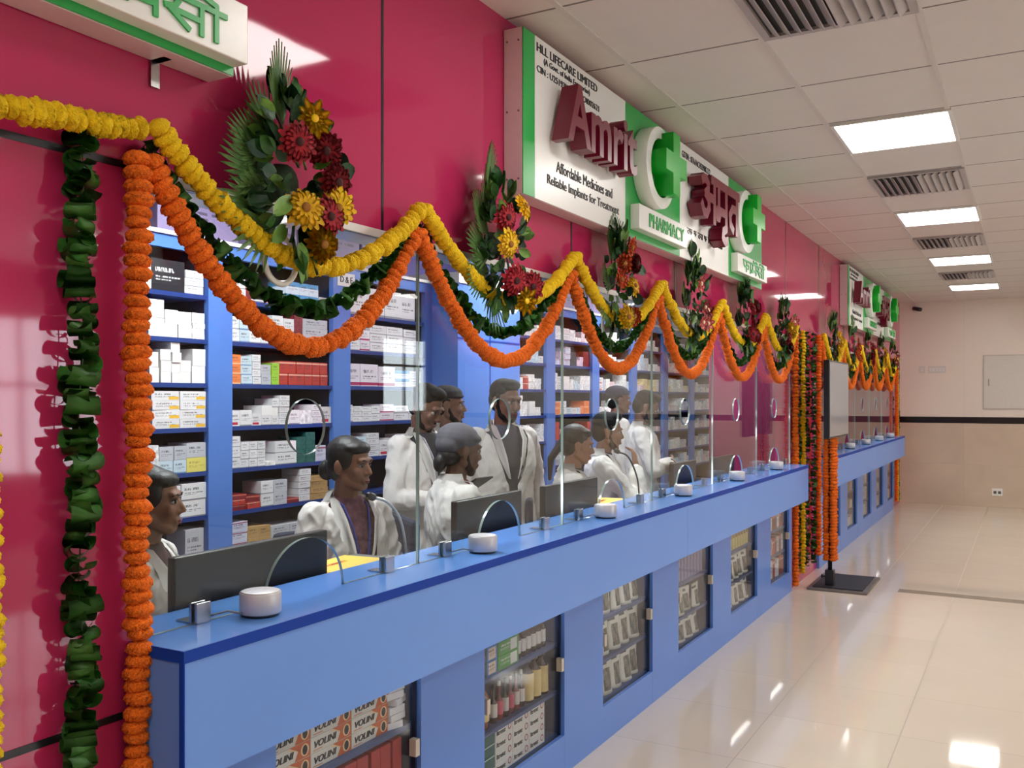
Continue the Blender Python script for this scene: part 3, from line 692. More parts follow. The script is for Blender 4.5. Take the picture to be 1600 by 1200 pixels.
BAYS = [(1.43, 2.305), (2.305, 3.2), (3.2, 4.1), (4.1, 5.0), (5.83, 6.72), (6.72, 7.61), (7.61, 8.53), (8.53, 9.43), (9.43, 10.33), (10.33, 11.2)]
BN = ['hidden near', 'leftmost', 'second', 'third', 'fourth', 'fifth', 'sixth', 'seventh', 'eighth', 'last']
for (a, b), nm in zip(BAYS, BN): rack(a, b, 'tall blue medicine rack bay behind the glass, %s of the row' % nm)
# plain clad column between the third and fourth bay
t = thing('wall_column', 'plain light blue column between the third and fourth rack bays', 'column', (-3.4, 5.0, 0))
bm = new_bm(); box(bm, -.33, .2, .0015, .827, 0, 2.36); obj('cladding', bm, rackblue, t)
bm = new_bm(); box(bm, -.33, .21, .0015, .827, 2.361, 2.43); obj('top_trim', bm, white, t)
bm = new_bm(); box(bm, .2, .203, .0, .827, 2.0, 2.012); box(bm, .2, .203, .40, .412, 0, 2.36); obj('joint_strip', bm, navy, t)
# header plates
def plate(y, txt, label):
    t = thing('header_plate', label, 'sign', (RX + .0005, y, 2.255), 0)
    bm = new_bm(); box(bm, 0, .003, 0, .15, 0, .075); obj('plate', bm, signwhite, t)
    place_text(txt, .0032, .02, .02, .11, .036, inkm, t, .001, .03)
plate(4.06, 'D & E', 'small white plate with letters on the header of the third rack bay')
plate(8.48, 'V & W', 'small white letter plate on the racks above the far standing men')
# big cartons stored on top of racks
rr = random.Random(5)
topM = carton('storage_carton', (136, 122, 160), (90, 70, 120), (.7, .95)); y = 2.35; k = 0
while y < 10.9 and k < 20:
    w = rr.uniform(.32, .5)
    if not 4.9 < y + w / 2 < 5.9:
        bm = new_bm(); box(bm, -.5, .5, -.5, .5, 0, 1, bev=.01); o = obj('storage_carton', bm, topM, scale=(.26, w, rr.uniform(.2, .29)), loc=(RX - .17, y + w / 2, 2.379))
        tag(o, 'large greyish mauve storage carton lying on top of the racks, %s along' % ORD[min(k, 17)], 'carton', 'storage cartons on top of the racks'); k += 1
    y += w + rr.uniform(.015, .1)

# ---- cartons
ubm = new_bm(); box(ubm, -.5, .5, -.5, .5, 0, 1, bev=.012); UNIT = mesh_of('carton', ubm, CT['w'])
UN = {}
for kx, m in CT.items():
    me = UNIT.copy(); me.materials.clear(); me.materials.append(m); UN[kx] = me
BOX = []   # (dist, x, y, z, dx, dy, dz, type, rot, label)
def stack(bay, lv, y, w, rows, h, ty, col, dx=.13, xo=0, jit=.0, rr=rnd):
    z = LV[lv] + .0006
    for r in range(rows):
        tt = ty[r % len(ty)] if isinstance(ty, (list, tuple)) else ty
        jy = rr.uniform(-jit, jit); jx = rr.uniform(-jit, 0)
        cx = RX - .012 - dx / 2 + jx - xo
        BOX.append([y, cx, y + w / 2 + jy, z + r * (h + .0006), dx, w - .002, h, tt, rr.uniform(-.3, .3) * jit / .02 if jit else 0, (CN[tt], ORD[min(col, 17)], ORD[min(r, 17)], ORD[lv], BN[bay])])
def shelf_row(bay, lv, items, y0=None, **k):
    y = y0 if y0 is not None else BAYS[bay][0] + .078
    for c, it in enumerate(items):
        if it is None: continue
        w, rows, h, ty = it[:4]
        if ty != '': stack(bay, lv, y, w, rows, h, ty, c, jit=(it[4] if len(it) > 4 else .0018))
        y += w + .001
# bay 1 (leftmost visible)
shelf_row(1, 0, [(.05, 2, .06, 'w'), (.185, 1, .14, 'k'), (.11, 3, .036, 'w')], 2.76)
shelf_row(1, 1, [(.09, 2, .082, 'wp'), (.075, 2, .062, 'wp'), (.08, 2, .06, 'wp'), (.075, 5, .024, 'wp', .006)], 2.79)
shelf_row(1, 2, [(.055, 2, .068, 'wp', .005), (.06, 3, .05, 'wp', .005), (.055, 4, .046, 'wp', .006), (.065, 2, .052, 'wp', .005), (.08, 2, .08, 'wp')], 2.80)
shelf_row(1, 3, [(.155, 4, .042, 'wy'), (.155, 4, .042, 'wy')], 2.81)
shelf_row(1, 4, [(.06, 6, .022, 'w'), (.08, 2, .062, ['cy', 's']), (.075, 2, .062, ['cy', 's']), (.115, 2, .068, ['y', 's'])], 2.79)
shelf_row(1, 5, [(.15, 2, .075, 'w'), (.15, 2, .078, 'w')], 2.82)
shelf_row(1, 6, [(.11, 1, .15, 's')], 3.0)
# bay 2
shelf_row(2, 0, [(.05, 2, .075, 'w'), (.045, 2, .055, 'w'), (.04, 1, .085, 'dr'), (.10, 1, .08, 'w'), (.035, 1, .075, 'wm'), (.11, 1, .045, 'wb'), (.10, 2, .065, 'wb'), (.075, 2, .065, 'wb'), (.075, 2, .065, 'wb'), (.09, 2, .035, 's')])
shelf_row(2, 1, [(.055, 2, .062, 'w'), (.07, 2, .062, 'cy'), (.075, 2, .062, 'w'), (.08, 2, .06, 'w'), (.08, 2, .075, 'w'), (.08, 2, .07, 'w'), (.065, 7, .023, 'dr'), (.2, 3, .05, 's')])
shelf_row(2, 2, [(.065, 3, .048, 'o'), (.075, 3, .046, 'cy'), (.06, 4, .037, 'w'), (.07, 2, .05, 's'), (.005, 0, 0, ''), (.055, 2, .055, 'lg')] + [(.062, 2, .062, 'r') for _ in range(6)])
shelf_row(2, 3, [(.06, 1, .075, 'wr'), (.08, 1, .078, 'w'), (.065, 1, .06, 'wr'), (.075, 2, .05, ['w', 'wp']), (.05, 3, .045, ['w', 'wp'], .004), (.075, 5, .030, 'w', .003), (.08, 1, .075, 'w'), (.045, 2, .036, 'w'), (.045, 2, .036, 'w'), (.075, 3, .034, 'w'), (.085, 1, .09, 'wr')])
shelf_row(2, 4, [(.065, 3, .052, 'w'), (.055, 3, .042, 'w'), (.055, 3, .042, 'w'), (.055, 3, .042, 'w'), (.07, 1, .02, 'wp'), (.16, 2, .06, 'w'), (.07, 6, .0225, 'g'), (.075, 7, .0225, 'g'), (.085, 1, .085, 'lv')])
shelf_row(2, 5, [(.10, 3, .026, ['dr', 'r'], .006), (.10, 2, .032, ['r', 'dr'], .006), (.09, 2, .064, 'w'), (.10, 2, .064, 's'), (.09, 1, .025, 'dr'), (.09, 5, .034, 'w', .004), (.14, 4, .032, 'br', .004)])
shelf_row(2, 6, [(.11, 3, .05, 'lv'), (.08, 2, .058, 'br'), (.08, 2, .056, 'br'), (.14, 2, .05, 's'), (.14, 2, .05, 's')])
# bay 3
shelf_row(3, 0, [(.17, 1, .165, 'w'), (.16, 1, .165, 'w'), (.17, 1, .165, 'w'), (.15, 1, .15, 'w')])
shelf_row(3, 1, [(.10, 2, .06, 'w'), (.09, 2, .06, 'wm'), (.16, 3, .052, 'w'), (.17, 3, .052, 'w'), (.16, 3, .05, 'w')])
shelf_row(3, 2, [(.1, 1, .13, 'wm'), (.17, 1, .13, 'wm'), (.17, 1, .12, 'wm'), (.15, 2, .05, 'wb'), (.12, 2, .05, 'w')])
shelf_row(3, 3, [(.035, 1, .10, 'w'), (.08, 3, .03, 'w'), (.09, 3, .028, 'w'), (.08, 2, .045, 'w', .003), (.14, 2, .05, 'wm'), (.15, 2, .045, 'w'), (.1, 2, .04, 'w')])
shelf_row(3, 4, [(.06, 1, .06, 'lv'), (.10, 2, .06, 'cy'), (.12, 4, .034, 'w'), (.1, 1, .09, 'wr'), (.12, 2, .05, 'w'), (.12, 3, .04, 'w')])
# farther bays, and lower shelves: irregular rows
R2 = random.Random(21)
THEME = {(5, 0): ['w', 'w', 'wr', 'wp'], (5, 1): ['wm', 'lv', 'k', 'w', 'dr'], (5, 2): ['cy', 'wb', 'wp', 'w'], (5, 3): ['o', 'o', 'w', 'cy'], (5, 4): ['r', 'r', 'w', 'wp'],
         (4, 1): ['w', 'wp', 'cy'], (4, 2): ['wp', 'wp', 'w', 'r'], (4, 3): ['wp', 'w', 'wp'], (4, 4): ['wp', 'w', 'wp'], (4, 5): ['wb', 'g', 'w'],
         (7, 2): ['wy', 'wm', 'wy', 'w'], (6, 3): ['br', 'wp', 'w'], (7, 4): ['wr', 'w'], (8, 0): ['wr', 'w'], (8, 1): ['wr', 'wp'], (8, 2): ['wy', 'wp']}
for bay in range(4, 10):
    for lv in range(0, 7):
        th = THEME.get((bay, lv), ['w', 'wp', 'w', 'wb', 's', 'wp', 'wr'])
        y = BAYS[bay][0] + .08; c = 0
        while True:
            w = R2.uniform(.055, .12)
            if y + w > BAYS[bay][1] - .08: break
            if R2.random() < .07: y += .04; continue
            h = R2.uniform(.028, .06); rows = max(1, int(R2.uniform(.05, .165) / h))
            stack(bay, lv, y, w, rows, h, R2.choice(th), c, dx=R2.uniform(.1, .15), jit=R2.choice([0, .003, .006]), rr=R2); y += w + .003; c += 1
BOX.sort(key=lambda b: -(b[5] * b[6]) * (b[0] + 1.5) / ((b[0] ** 2 + 12) ** 1.5))
far = new_bm(); used = set()
for i, b in enumerate(BOX):
    _, x, y, z, dx, dy, dz, ty, rz, lb = b
    if i < 285:
        l = '%s medicine carton: %s stack, %s up, %s shelf, %s rack bay' % lb
        while l in used: l = l.replace('medicine carton', 'carton') if 'medicine' in l else l.replace('up,', 'level,')
        used.add(l)
        o = link('medicine_carton', UN[ty], loc=(x, y, z), rot=(0, 0, rz), scale=(dx, dy, dz)); tag(o, l, 'carton', 'medicine cartons on the racks')
    else:
        k0 = len(far.verts); box(far, x - dx / 2, x + dx / 2, y - dy / 2, y + dy / 2, z, z + dz)
        for f in far.faces[-6:] if False else []: pass
        far.faces.ensure_lookup_table()
        for f in far.faces[-6:]: f.material_index = list(CT).index(ty)
fm = []
for kx in CT:
    c = {'w': (226, 226, 228), 'wp': (234, 232, 230), 'wr': (220, 190, 196), 'wm': (214, 186, 206), 'wy': (228, 210, 160), 'wb': (190, 210, 232), 'cy': (192, 212, 224), 'g': (34, 92, 84), 'lg': (156, 204, 60),
         'o': (232, 130, 76), 'r': (184, 60, 52), 'dr': (126, 34, 42), 'k': (40, 42, 52), 'br': (182, 150, 100), 'y': (226, 214, 110), 's': (190, 192, 200), 'lv': (200, 202, 224)}[kx]
    fm.append(M('far_' + CN[kx].replace('-', '_').replace(' ', '_') + '_carton', c, .5, noise_amt=.35, scale=55))
o = obj('medicine_cartons', far, fm); o['kind'] = 'stuff'; tag(o, 'many small medicine cartons filling the farther and lower rack shelves', 'cartons')

# ------------------------------------------------------------------ goods in the base cabinets
def put_box(nm, me, x, y, z, sx, sy, sz, label, cat, group, rz=0):
    o = link(nm, me, loc=(x, y, z), rot=(0, 0, rz), scale=(sx, sy, sz)); return tag(o, label, cat, group)
# window 1: ointment boxes with real print
def ointment_mesh():
    w, h, d = .182, .046, .11
    bm = new_bm(); box(bm, -d, 0, 0, w, 0, h, 0, bev=.001)
    def quad(pts, mat):
        v = [bm.verts.new((.0006, p[0], p[1])) for p in pts]; f = bm.faces.new(v); f.material_index = mat
    quad([(w * .64, 0.001), (w * .995, .001), (w * .995, h * .995), (w * .52, h * .995), (w * .72, h * .6)], 1)
    quad([(w * .50, h * .97), (w * .78, h * .58), (w * .70, h * .58), (w * .46, h * .90)], 3)
    cx, cz = w * .87, h * .5; pts = [(cx + .017 * math.cos(2 * PI * i / 16), cz + .018 * math.sin(2 * PI * i / 16)) for i in range(16)]
    v = [bm.verts.new((.0009, p[0], p[1])) for p in pts]; f = bm.faces.new(v); f.material_index = 3
    v = [bm.verts.new((.0012, cx + (p[0] - cx) * .62, cz + (p[1] - cz) * .8)) for p in pts]; f = bm.faces.new(v); f.material_index = 2
    quad([(w * .05, h * .12), (w * .28, h * .12), (w * .28, h * .17), (w * .05, h * .17)], 1)
    me = bpy.data.meshes.new('ointment_carton'); bm.to_mesh(me); bm.free()
    for f in me.polygons: pass
    tm = text_mesh('VOLINI', w * .54, h * .42, .0008, .03); b2 = bmesh.new(); b2.from_mesh(me)
    k0 = len(b2.faces); vs0 = len(b2.verts); b2.from_mesh(tm); b2.verts.ensure_lookup_table(); b2.faces.ensure_lookup_table()
    for v in b2.verts[vs0:]:
        p = v.co.copy(); v.co = Vector((.0006 + p.z, w * .05 + p.x + p.y * .25, h * .3 + p.y))
    for f in b2.faces[k0:]: f.material_index = 2
    b2.to_mesh(me); b2.free()
    for m in (M('ointment_white', (226, 222, 208), .4, noise_amt=.03), M('ointment_orange', (206, 96, 44), .4, noise_amt=.05), inkm, M('ointment_cream', (240, 210, 160), .4, noise_amt=.03)): me.materials.append(m)
    return me
vm = ointment_mesh()
for c in range(3):
    for r in range(4):
        o = link('ointment_carton', vm, loc=(AX - .06, 1.86 + c * .184, .5452 + r * .0466)); tag(o, 'white and orange ointment carton, %s stack from the window edge, %s from its bottom' % (ORD[c], ORD[r]), 'carton', 'ointment cartons in the first display window')
for r in range(6):
    put_box('leaflet_carton', UN['wp'], AX - .13, 2.455, .5452 + r * .024, .16, .075, .022, 'crumpled flat white carton beside the ointment cartons, %s of the pile' % ORD[r], 'carton', 'flat white cartons in the first window', rnd.uniform(-.3, .3))
redpack = carton('red_pack', (176, 40, 44), (206, 84, 72), (.0, .1), printed=False); rpm = UNIT.copy(); rpm.materials.clear(); rpm.materials.append(redpack)
for c in range(11): put_box('red_packet', rpm, AX - .11, 1.875 + c * .057, .3452, .12, .05, .165, 'upright red packet on the middle shelf of the first window, %s from its near side' % ORD[c], 'packet', 'red packets in the first window', rnd.uniform(-.08, .08))
for c in range(4): put_box('brown_carton', UN['br'], AX - .11, 1.92 + c * .15, .1682, .12, .13, .12, 'brown carton at the bottom of the first display window, %s along' % ORD[c], 'carton', 'brown cartons in the first window')
# window 2
cyl = lambda prof, m: (lambda bm: (lathe(bm, prof, 16), mesh_of('bottle', bm, m))[1])(new_bm())
darkcart = carton('slate_carton', (62, 66, 78), None, ink=(220, 220, 220)); dcm = UNIT.copy(); dcm.materials.clear(); dcm.materials.append(darkcart)
grc = carton('green_white_carton', (74, 150, 66), (226, 230, 220), (.1, .9), half=(.6, .92), ink=(230, 235, 220)); gcm = UNIT.copy(); gcm.materials.clear(); gcm.materials.append(grc)
blc = carton('picture_carton', (70, 130, 180), (226, 206, 190), (.1, .9), half=(.15, .85)); bcm = UNIT.copy(); bcm.materials.clear(); bcm.materials.append(blc)
for r in range(3):
    put_box('slate_carton', dcm, AX - .1, 2.97, .5592 + r * .056, .1, .09, .055, 'dark slate carton in the second window, %s from the bottom of its stack' % ORD[r], 'carton', 'slate cartons in the second window')
    put_box('picture_carton', bcm, AX - .1, 3.058, .5592 + r * .056, .1, .08, .055, 'blue carton with a pale round picture, %s from the bottom, second window' % ORD[r], 'carton', 'blue picture cartons in the second window')
    put_box('green_carton', gcm, AX - .1, 3.185, .5592 + r * .056, .1, .165, .055, 'green and white carton, %s from the bottom, in the second window' % ORD[r], 'carton', 'green cartons in the second window')
def bottle(nm, r, h, body, capm, lab, x, y, z, label, group, neck=.35, capr=None, labz=(.15, .5)):
    t = thing(nm, label, 'bottle', (x, y, z), 0, group)
    s = h * (1 - neck); bm = new_bm(); lathe(bm, [(r * .9, 0), (r, .004), (r, s * .85), (r * .75, s * .97), (r * .34, s * 1.1), (r * .32, h * .9)], 16); obj('body', bm, body, t)
    bm = new_bm(); cr = capr or r * .4; lathe(bm, [(cr, h * .88), (cr, h * .985), (cr * .9, h)], 14); obj('cap', bm, capm, t)
    bm = new_bm(); lathe(bm, [(r * 1.012, h * labz[0]), (r * 1.012, h * labz[1])], 16, cap=False); obj('label_band', bm, lab, t)
    return t
brg = M('brown_glass', (58, 26, 18), .12, noise_amt=.05, spec=.8); rdg = M('red_syrup', (126, 36, 38), .15, noise_amt=.05, spec=.8); ltag = M('label_white', (214, 208, 202), .5, noise_amt=.1, scale=120)
for c in range(6): bottle('small_bottle', .02, .15, brg, black, ltag, AX - .08, 3.30 + c * .044, .5592, 'small dark bottle on the top shelf of the second window, %s in line' % ORD[c], 'small dark bottles in the second window')
amb = M('amber_glass', (120, 52, 24), .12, noise_amt=.05, spec=.8); ylab = M('label_yellow', (226, 204, 140), .5, noise_amt=.05)
bottle('brown_bottle', .034, .19, amb, white, ltag, AX - .09, 2.965, .3542, 'stout brown bottle with white cap at the near side of the second window', None, .3, .018)
bottle('brown_bottle', .032, .20, amb, white, ylab, AX - .09, 3.04, .3542, 'taller white-capped amber bottle, second in the middle row of the window', None, .3, .018)
for c in range(6):
    kx = c in (1, 3); bottle('syrup_bottle', .017, .15, rdg if kx or c == 4 else brg, white if c % 2 else black, M('label_pink', (206, 84, 104), .5, noise_amt=.05) if kx else ltag, AX - .08, 3.115 + c * .045, .3542, 'slim syrup bottle in the middle row of the second window, %s of six' % ORD[c], 'slim syrup bottles in the second window', .45)
for c in range(3): bottle('tonic_bottle', .03, .185, brg, M('cap_brown', (92, 60, 36), .4, noise_amt=0), ylab, AX - .085, 3.40 + c * .066, .3542, 'dark tonic bottle with a tall yellow label, %s of three in the second window' % ORD[c], 'yellow-labelled tonic bottles', .28, .016, (.06, .66))
def itrenz_mesh():
    w, h, d = .135, .045, .1; bm = new_bm(); box(bm, -d, 0, 0, w, 0, h, 0, bev=.001)
    cx, cz = w * .82, h * .55
    for i in range(14):
        a, b = 2 * PI * i / 14, 2 * PI * (i + 1) / 14
        v = [bm.verts.new((.0006, cx + r * math.cos(q), cz + r * math.sin(q))) for r, q in ((.014, a), (.014, b), (.009, b), (.009, a))]; bm.faces.new(v).material_index = 1
    me = bpy.data.meshes.new('tablet_carton'); bm.to_mesh(me); bm.free()
    tm = text_mesh('Itrenz', w * .5, h * .42, .0008, .02); b2 = bmesh.new(); b2.from_mesh(me); k0 = len(b2.faces); v0 = len(b2.verts); b2.from_mesh(tm); b2.verts.ensure_lookup_table(); b2.faces.ensure_lookup_table()
    for v in b2.verts[v0:]:
        p = v.co.copy(); v.co = Vector((.0006 + p.z, w * .07 + p.x, h * .3 + p.y))
    for f in b2.faces[k0:]: f.material_index = 2
    b2.to_mesh(me); b2.free()
    for m in (M('tablet_white', (216, 214, 206), .4, noise_amt=.03), M('tablet_ring', (150, 60, 50), .4, noise_amt=0), inkm): me.materials.append(m)
    return me
im = itrenz_mesh()
for c in range(4):
    for r in range(4):
        if c == 0: put_box('green_tablet_carton', UN['g'], AX - .09, 3.0, .1685 + r * .046, .1, .12, .045, 'dark green and white carton low in the second window, %s up' % ORD[r], 'carton', 'dark green cartons in the second window')
        elif r < 4 - (c == 3) * 0: o = link('tablet_carton', im, loc=(AX - .042, 2.93 + c * .138, .1685 + r * .0456)); tag(o, 'white tablet carton with a ring mark, %s stack, %s up, second window' % (ORD[c - 1], ORD[r]), 'carton', 'white tablet cartons in the second window')
# pouches
def pouch_mesh(seed, w=.118, h=.165):
    r = random.Random(seed); bm = new_bm(); nu, nv = 9, 10; F = []; Bk = []
    for j in range(nv + 1):
        v = j / nv
        for i in range(nu + 1):
            u = i / nu; pz = v * h; ww = w * (1 - .06 * math.sin(PI * v)); py = (u - .5) * ww
            th = .028 * (math.sin(PI * u) ** .6) * (1 - v) ** .45 * (.35 + .65 * (1 - v)) + .0015
            th += .003 * noise.noise(Vector((u * 4 + seed, v * 5, seed)))
            F.append(bm.verts.new((max(th, .001), py, pz))); Bk.append(bm.verts.new((-max(th, .001), py, pz)))
    W = nu + 1
    for j in range(nv):
        for i in range(nu):
            a = j * W + i; f = bm.faces.new((F[a], F[a + 1], F[a + W + 1], F[a + W])); f.smooth = True
            u, v = (i + .5) / nu, (j + .5) / nv
            if .25 < u < .8 and .12 < v < .72: f.material_index = 1 if (u + v * .6 + seed * .13) % .5 < .34 else 2
            if .82 < v < .9 and u < .6: f.material_index = 2
            bm.faces.new((Bk[a + W], Bk[a + W + 1], Bk[a + 1], Bk[a])).smooth = True
    bd = [k for k in range(W)] + [j * W + nu for j in range(1, nv + 1)] + [nv * W + i for i in range(nu - 1, -1, -1)] + [j * W for j in range(nv - 1, 0, -1)]
    for a, b in zip(bd, bd[1:] + bd[:1]): bm.faces.new((F[a], Bk[a], Bk[b], F[b]))
    return mesh_of('pouch', bm, [M('pouch_white', (222, 220, 206), .35, noise_amt=.04), M('pouch_print', (130, 124, 108), .4, noise_amt=.5, scale=60), M('pouch_grey', (76, 76, 74), .4, noise_amt=.4, scale=60)])
PM = [pouch_mesh(k) for k in range(4)]
def pouches(wi, zs, n, label, y0, y1, sc=1, me=None, nm='white_pouch'):
    for r, z in enumerate(zs):
        for c in range(n):
            y = y0 + (y1 - y0) * (c + .5) / n
            o = link(nm, (me or PM)[rnd.randrange(len(me or PM))], loc=(AX - .075 - rnd.uniform(0, .02), y, z + .0006), rot=(0, rnd.uniform(-.05, .02), rnd.uniform(-.25, .1)), scale=(1, (y1 - y0) / n / .122, sc))
            tag(o, 'white printed pouch, %s of its row on the %s shelf from the floor, %s' % (ORD[c], ORD[r], label), 'pouch', 'white pouches in the base cabinets')
pouches(2, (.168, .36, .56), 5, 'third window', 4.01, 4.64, 1.08)
pouches(3, (.168, .33), 4, 'fourth window', 5.08, 5.66, .85)
pouches(4, (.168, .35), 5, 'fifth window', 6.14, 6.79, 1.0)
pal = M('striped_strip', (150, 140, 168), .5, noise_amt=.25, scale=40)
for c in range(10):
    bm = new_bm(); box(bm, -.02, .02, 0, .052, 0, .17); box(bm, -.021, .021, 0, .052, .14, .176, 1); o = obj('strip_packet', bm, [pal, M('strip_gold', (226, 190, 110), .45, noise_amt=.1)], loc=(AX - .08, 5.10 + c * .06, .531))
    tag(o, 'slim mauve packet with gold top in the fourth window, %s in line' % ORD[c], 'packet', 'mauve packets in the fourth window')
for c in range(9):
    bm = new_bm(); box(bm, -.02, .02, 0, .06, 0, .15); box(bm, -.021, .021, .01, .05, .08, .14, 1); o = obj('ribbed_packet', bm, [M('packet_yellow', (214, 196, 120), .5, noise_amt=.2, scale=60), M('packet_brown', (150, 112, 90), .5, noise_amt=.2)], loc=(AX - .08, 6.16 + c * .069, .561))
    tag(o, 'small yellow packet on the top shelf of the fifth window, %s in line' % ORD[c], 'packet', 'yellow packets in the fifth window')
R3 = random.Random(11)
for r, z in enumerate((.168, .36, .56)):
    y = 7.24; c = 0
    while y < 7.78:
        w = R3.uniform(.05, .1); ty = R3.choice(['dr', 'w', 'w', 'dr', 'r', 'wp'])
        put_box('mixed_carton', UN[ty], AX - .1, y + w / 2, z + .0006, .1, w - .004, R3.uniform(.1, .165), '%s carton, %s of the %s row up, in the sixth window' % (CN[ty], ORD[c], ORD[r]), 'carton', 'mixed cartons in the sixth window'); y += w; c += 1
for k, (cy0, w, a, b) in enumerate(CAB2):
    for r, z in enumerate((.168, .36, .56)):
        for c in range(4):
            ty = R3.choice(['wp', 's', 'br', 'w', 'y'] if k % 2 else ['wp', 'w', 's', 'wy']); y = a + .02 + (b - a - .04) * (c + .5) / 4
            put_box('goods_carton', UN[ty], AX - .1, y, z + .0006, .1, .13, R3.uniform(.09, .16), '%s carton, place %s on row %s, %s far cabinet' % (CN[ty], ORD[c], ORD[r], ORD[k]), 'carton', 'cartons in the far base cabinets')
# ------------------------------------------------------------------ garlands
def marigold_mesh(seed, mat, R=.0275, H=.012):
    bm = new_bm(); seg, rg = 40, 15; rings = []
    for j in range(rg + 1):
        a = PI * j / rg; row = []
        for i in range(seg):
            t = 2 * PI * i / seg; r0 = R * (math.sin(a) ** .88 if 0 < j < rg else 0.08); z = H * math.cos(a) * 1.0
            n = noise.noise(Vector((math.cos(t) * 5 + seed * 7, math.sin(t) * 5, a * 4))) ; n2 = ((i + j) % 2 - .5)
            n3 = noise.noise(Vector((math.cos(t) * 11 + seed * 3, math.sin(t) * 11, a * 9))); k = 1 + .12 * n + .16 * n3 + .07 * n2 * math.sin(a); row.append(bm.verts.new((r0 * k * math.cos(t), r0 * k * math.sin(t), z + .0016 * n2 * math.sin(a) + .003 * n3 + .002 * n)))
        rings.append(row)
    for a, b in zip(rings, rings[1:]):
        for i in range(seg): bm.faces.new((a[i], a[(i + 1) % seg], b[(i + 1) % seg], b[i])).smooth = True
    bm.faces.new(rings[0][::-1]); bm.faces.new(rings[-1]); return mesh_of('marigold', bm, mat)
MO = [marigold_mesh(k, orangeM, .0275, .0165) for k in range(4)]; MY = [marigold_mesh(k + 9, yellowM, .0262, .0155) for k in range(4)]
def leafloop_mesh(seed):
    """folded leaf: a curled strip forming a loop"""
    r = random.Random(seed); bm = new_bm(); n = 10; w = .048 + r.uniform(-.006, .006); R = .014 + r.uniform(-.002, .003); a0 = r.uniform(-.3, .3); arc = r.uniform(4.2, 5.4); pr = None; L = []
    for i in range(n + 1):
        a = a0 + arc * i / n; ww = w * (1 - .35 * abs(i / n - .5)) / 2; rr = R * (1 + .25 * i / n)
        L.append([bm.verts.new((s * ww, rr * math.cos(a), rr * math.sin(a) * .8)) for s in (-1, 0, 1)])
        L[-1][1].co *= .93; L[-1][1].co.x = 0
    for a, b in zip(L, L[1:]):
        for k in range(2): f = bm.faces.new((a[k], a[k + 1], b[k + 1], b[k])); f.smooth = True
    bmesh.ops.solidify(bm, geom=bm.faces[:], thickness=.0008)
    return mesh_of('folded_leaf', bm, leafM)
LL = [leafloop_mesh(k) for k in range(6)]
strM = M('garland_string', (70, 96, 50), .7, noise_amt=0)
def frame(t, roll):
    t = t.normalized(); up = Vector((1, 0, 0)); s = t.cross(up); s = s.normalized() if s.length > .01 else Vector((0, 1, 0)); b = t.cross(s)
    m = Matrix((s * math.cos(roll) + b * math.sin(roll), -s * math.sin(roll) + b * math.cos(roll), t)).transposed(); return m.to_4x4()
def resample(P, step):
    P = [Vector(p) for p in P]; out = []; carry = 0
    for a, b in zip(P, P[1:]):
        L = (b - a).length; s = carry
        while s < L: out.append((a + (b - a) * (s / L), (b - a).normalized())); s += step
        carry = s - L
    return out
def garland(P, kind, label, group, merged=False, cat='garland', step=None, sc=1):
    R = random.Random(hash(label) % 1000 if False else len(label) * 7 + int(abs(P[0][1]) * 100))
    nm = {'o': 'orange_marigold_garland', 'y': 'yellow_marigold_garland', 'g': 'leaf_garland'}[kind]
    meshes = {'o': MO, 'y': MY, 'g': LL}[kind]; step = step or {'o': .0262, 'y': .0252, 'g': .0145}[kind] * sc
    pts = resample(P, step); base = Vector(P[0])
    if merged:
        bm = new_bm(); ms = meshes
        for p, tg in pts:
            if kind == 'g': rm = frame(tg, R.uniform(0, 6.28)) @ Matrix.Rotation(R.uniform(-.5, .5), 4, 'X')
            else: rm = frame(tg, R.uniform(0, 6.28)) @ Matrix.Rotation(R.uniform(-.15, .15), 4, 'X')
            v0 = len(bm.verts); bm.from_mesh(R.choice(ms)); bm.verts.ensure_lookup_table(); mm = Matrix.Translation(p - base) @ rm @ Matrix.Scale(R.uniform(.85, 1.1) * sc, 4)
            for v in bm.verts[v0:]: v.co = mm @ v.co
        o = link(nm, mesh_of(nm, bm, [{'o': orangeM, 'y': yellowM, 'g': leafM}[kind]]), loc=base); return tag(o, label, cat, group)
    t = thing(nm, label, cat, base, 0, group)
    bm = new_bm(); tube(bm, [Vector(p) - base for p in P], .0015, 5); obj('string', bm, strM, t)
    for p, tg in pts:
        if kind == 'g': rm = frame(tg, R.uniform(0, 6.28)) @ Matrix.Rotation(R.uniform(-.6, .6), 4, 'X'); s = R.uniform(.8, 1.15) * sc
        else: rm = frame(tg, R.uniform(0, 6.28)) @ Matrix.Rotation(R.uniform(-.2, .2), 4, 'X'); s = R.uniform(.88, 1.12) * sc
        o = bpy.data.objects.new('folded_leaf' if kind == 'g' else 'marigold', R.choice(meshes)); C.objects.link(o); o.parent = t
        q = p - base + Vector((R.uniform(-.003, .003), R.uniform(-.003, .003), R.uniform(-.003, .003)))
        if kind == 'g': q = q + Vector((R.uniform(-.004, .004), R.uniform(-.005, .005), R.uniform(-.005, .005)))
        o.matrix_local = Matrix.Translation(q) @ rm @ Matrix.Scale(s, 4)
    return t
def swag(ya, yb, z, sag, x, N=40, pw=2.0, za=None):
    out = []
    za = z if za is None else za
    for i in range(N + 1):
        u = i / N; k = 1 - abs(2 * u - 1) ** pw
        out.append((x + .0 * k, ya + (yb - ya) * u, za + (z - za) * u - sag * k))
    return out
HK = [1.408, 2.458, 3.594, 4.66, 5.76, 6.87, 7.93]
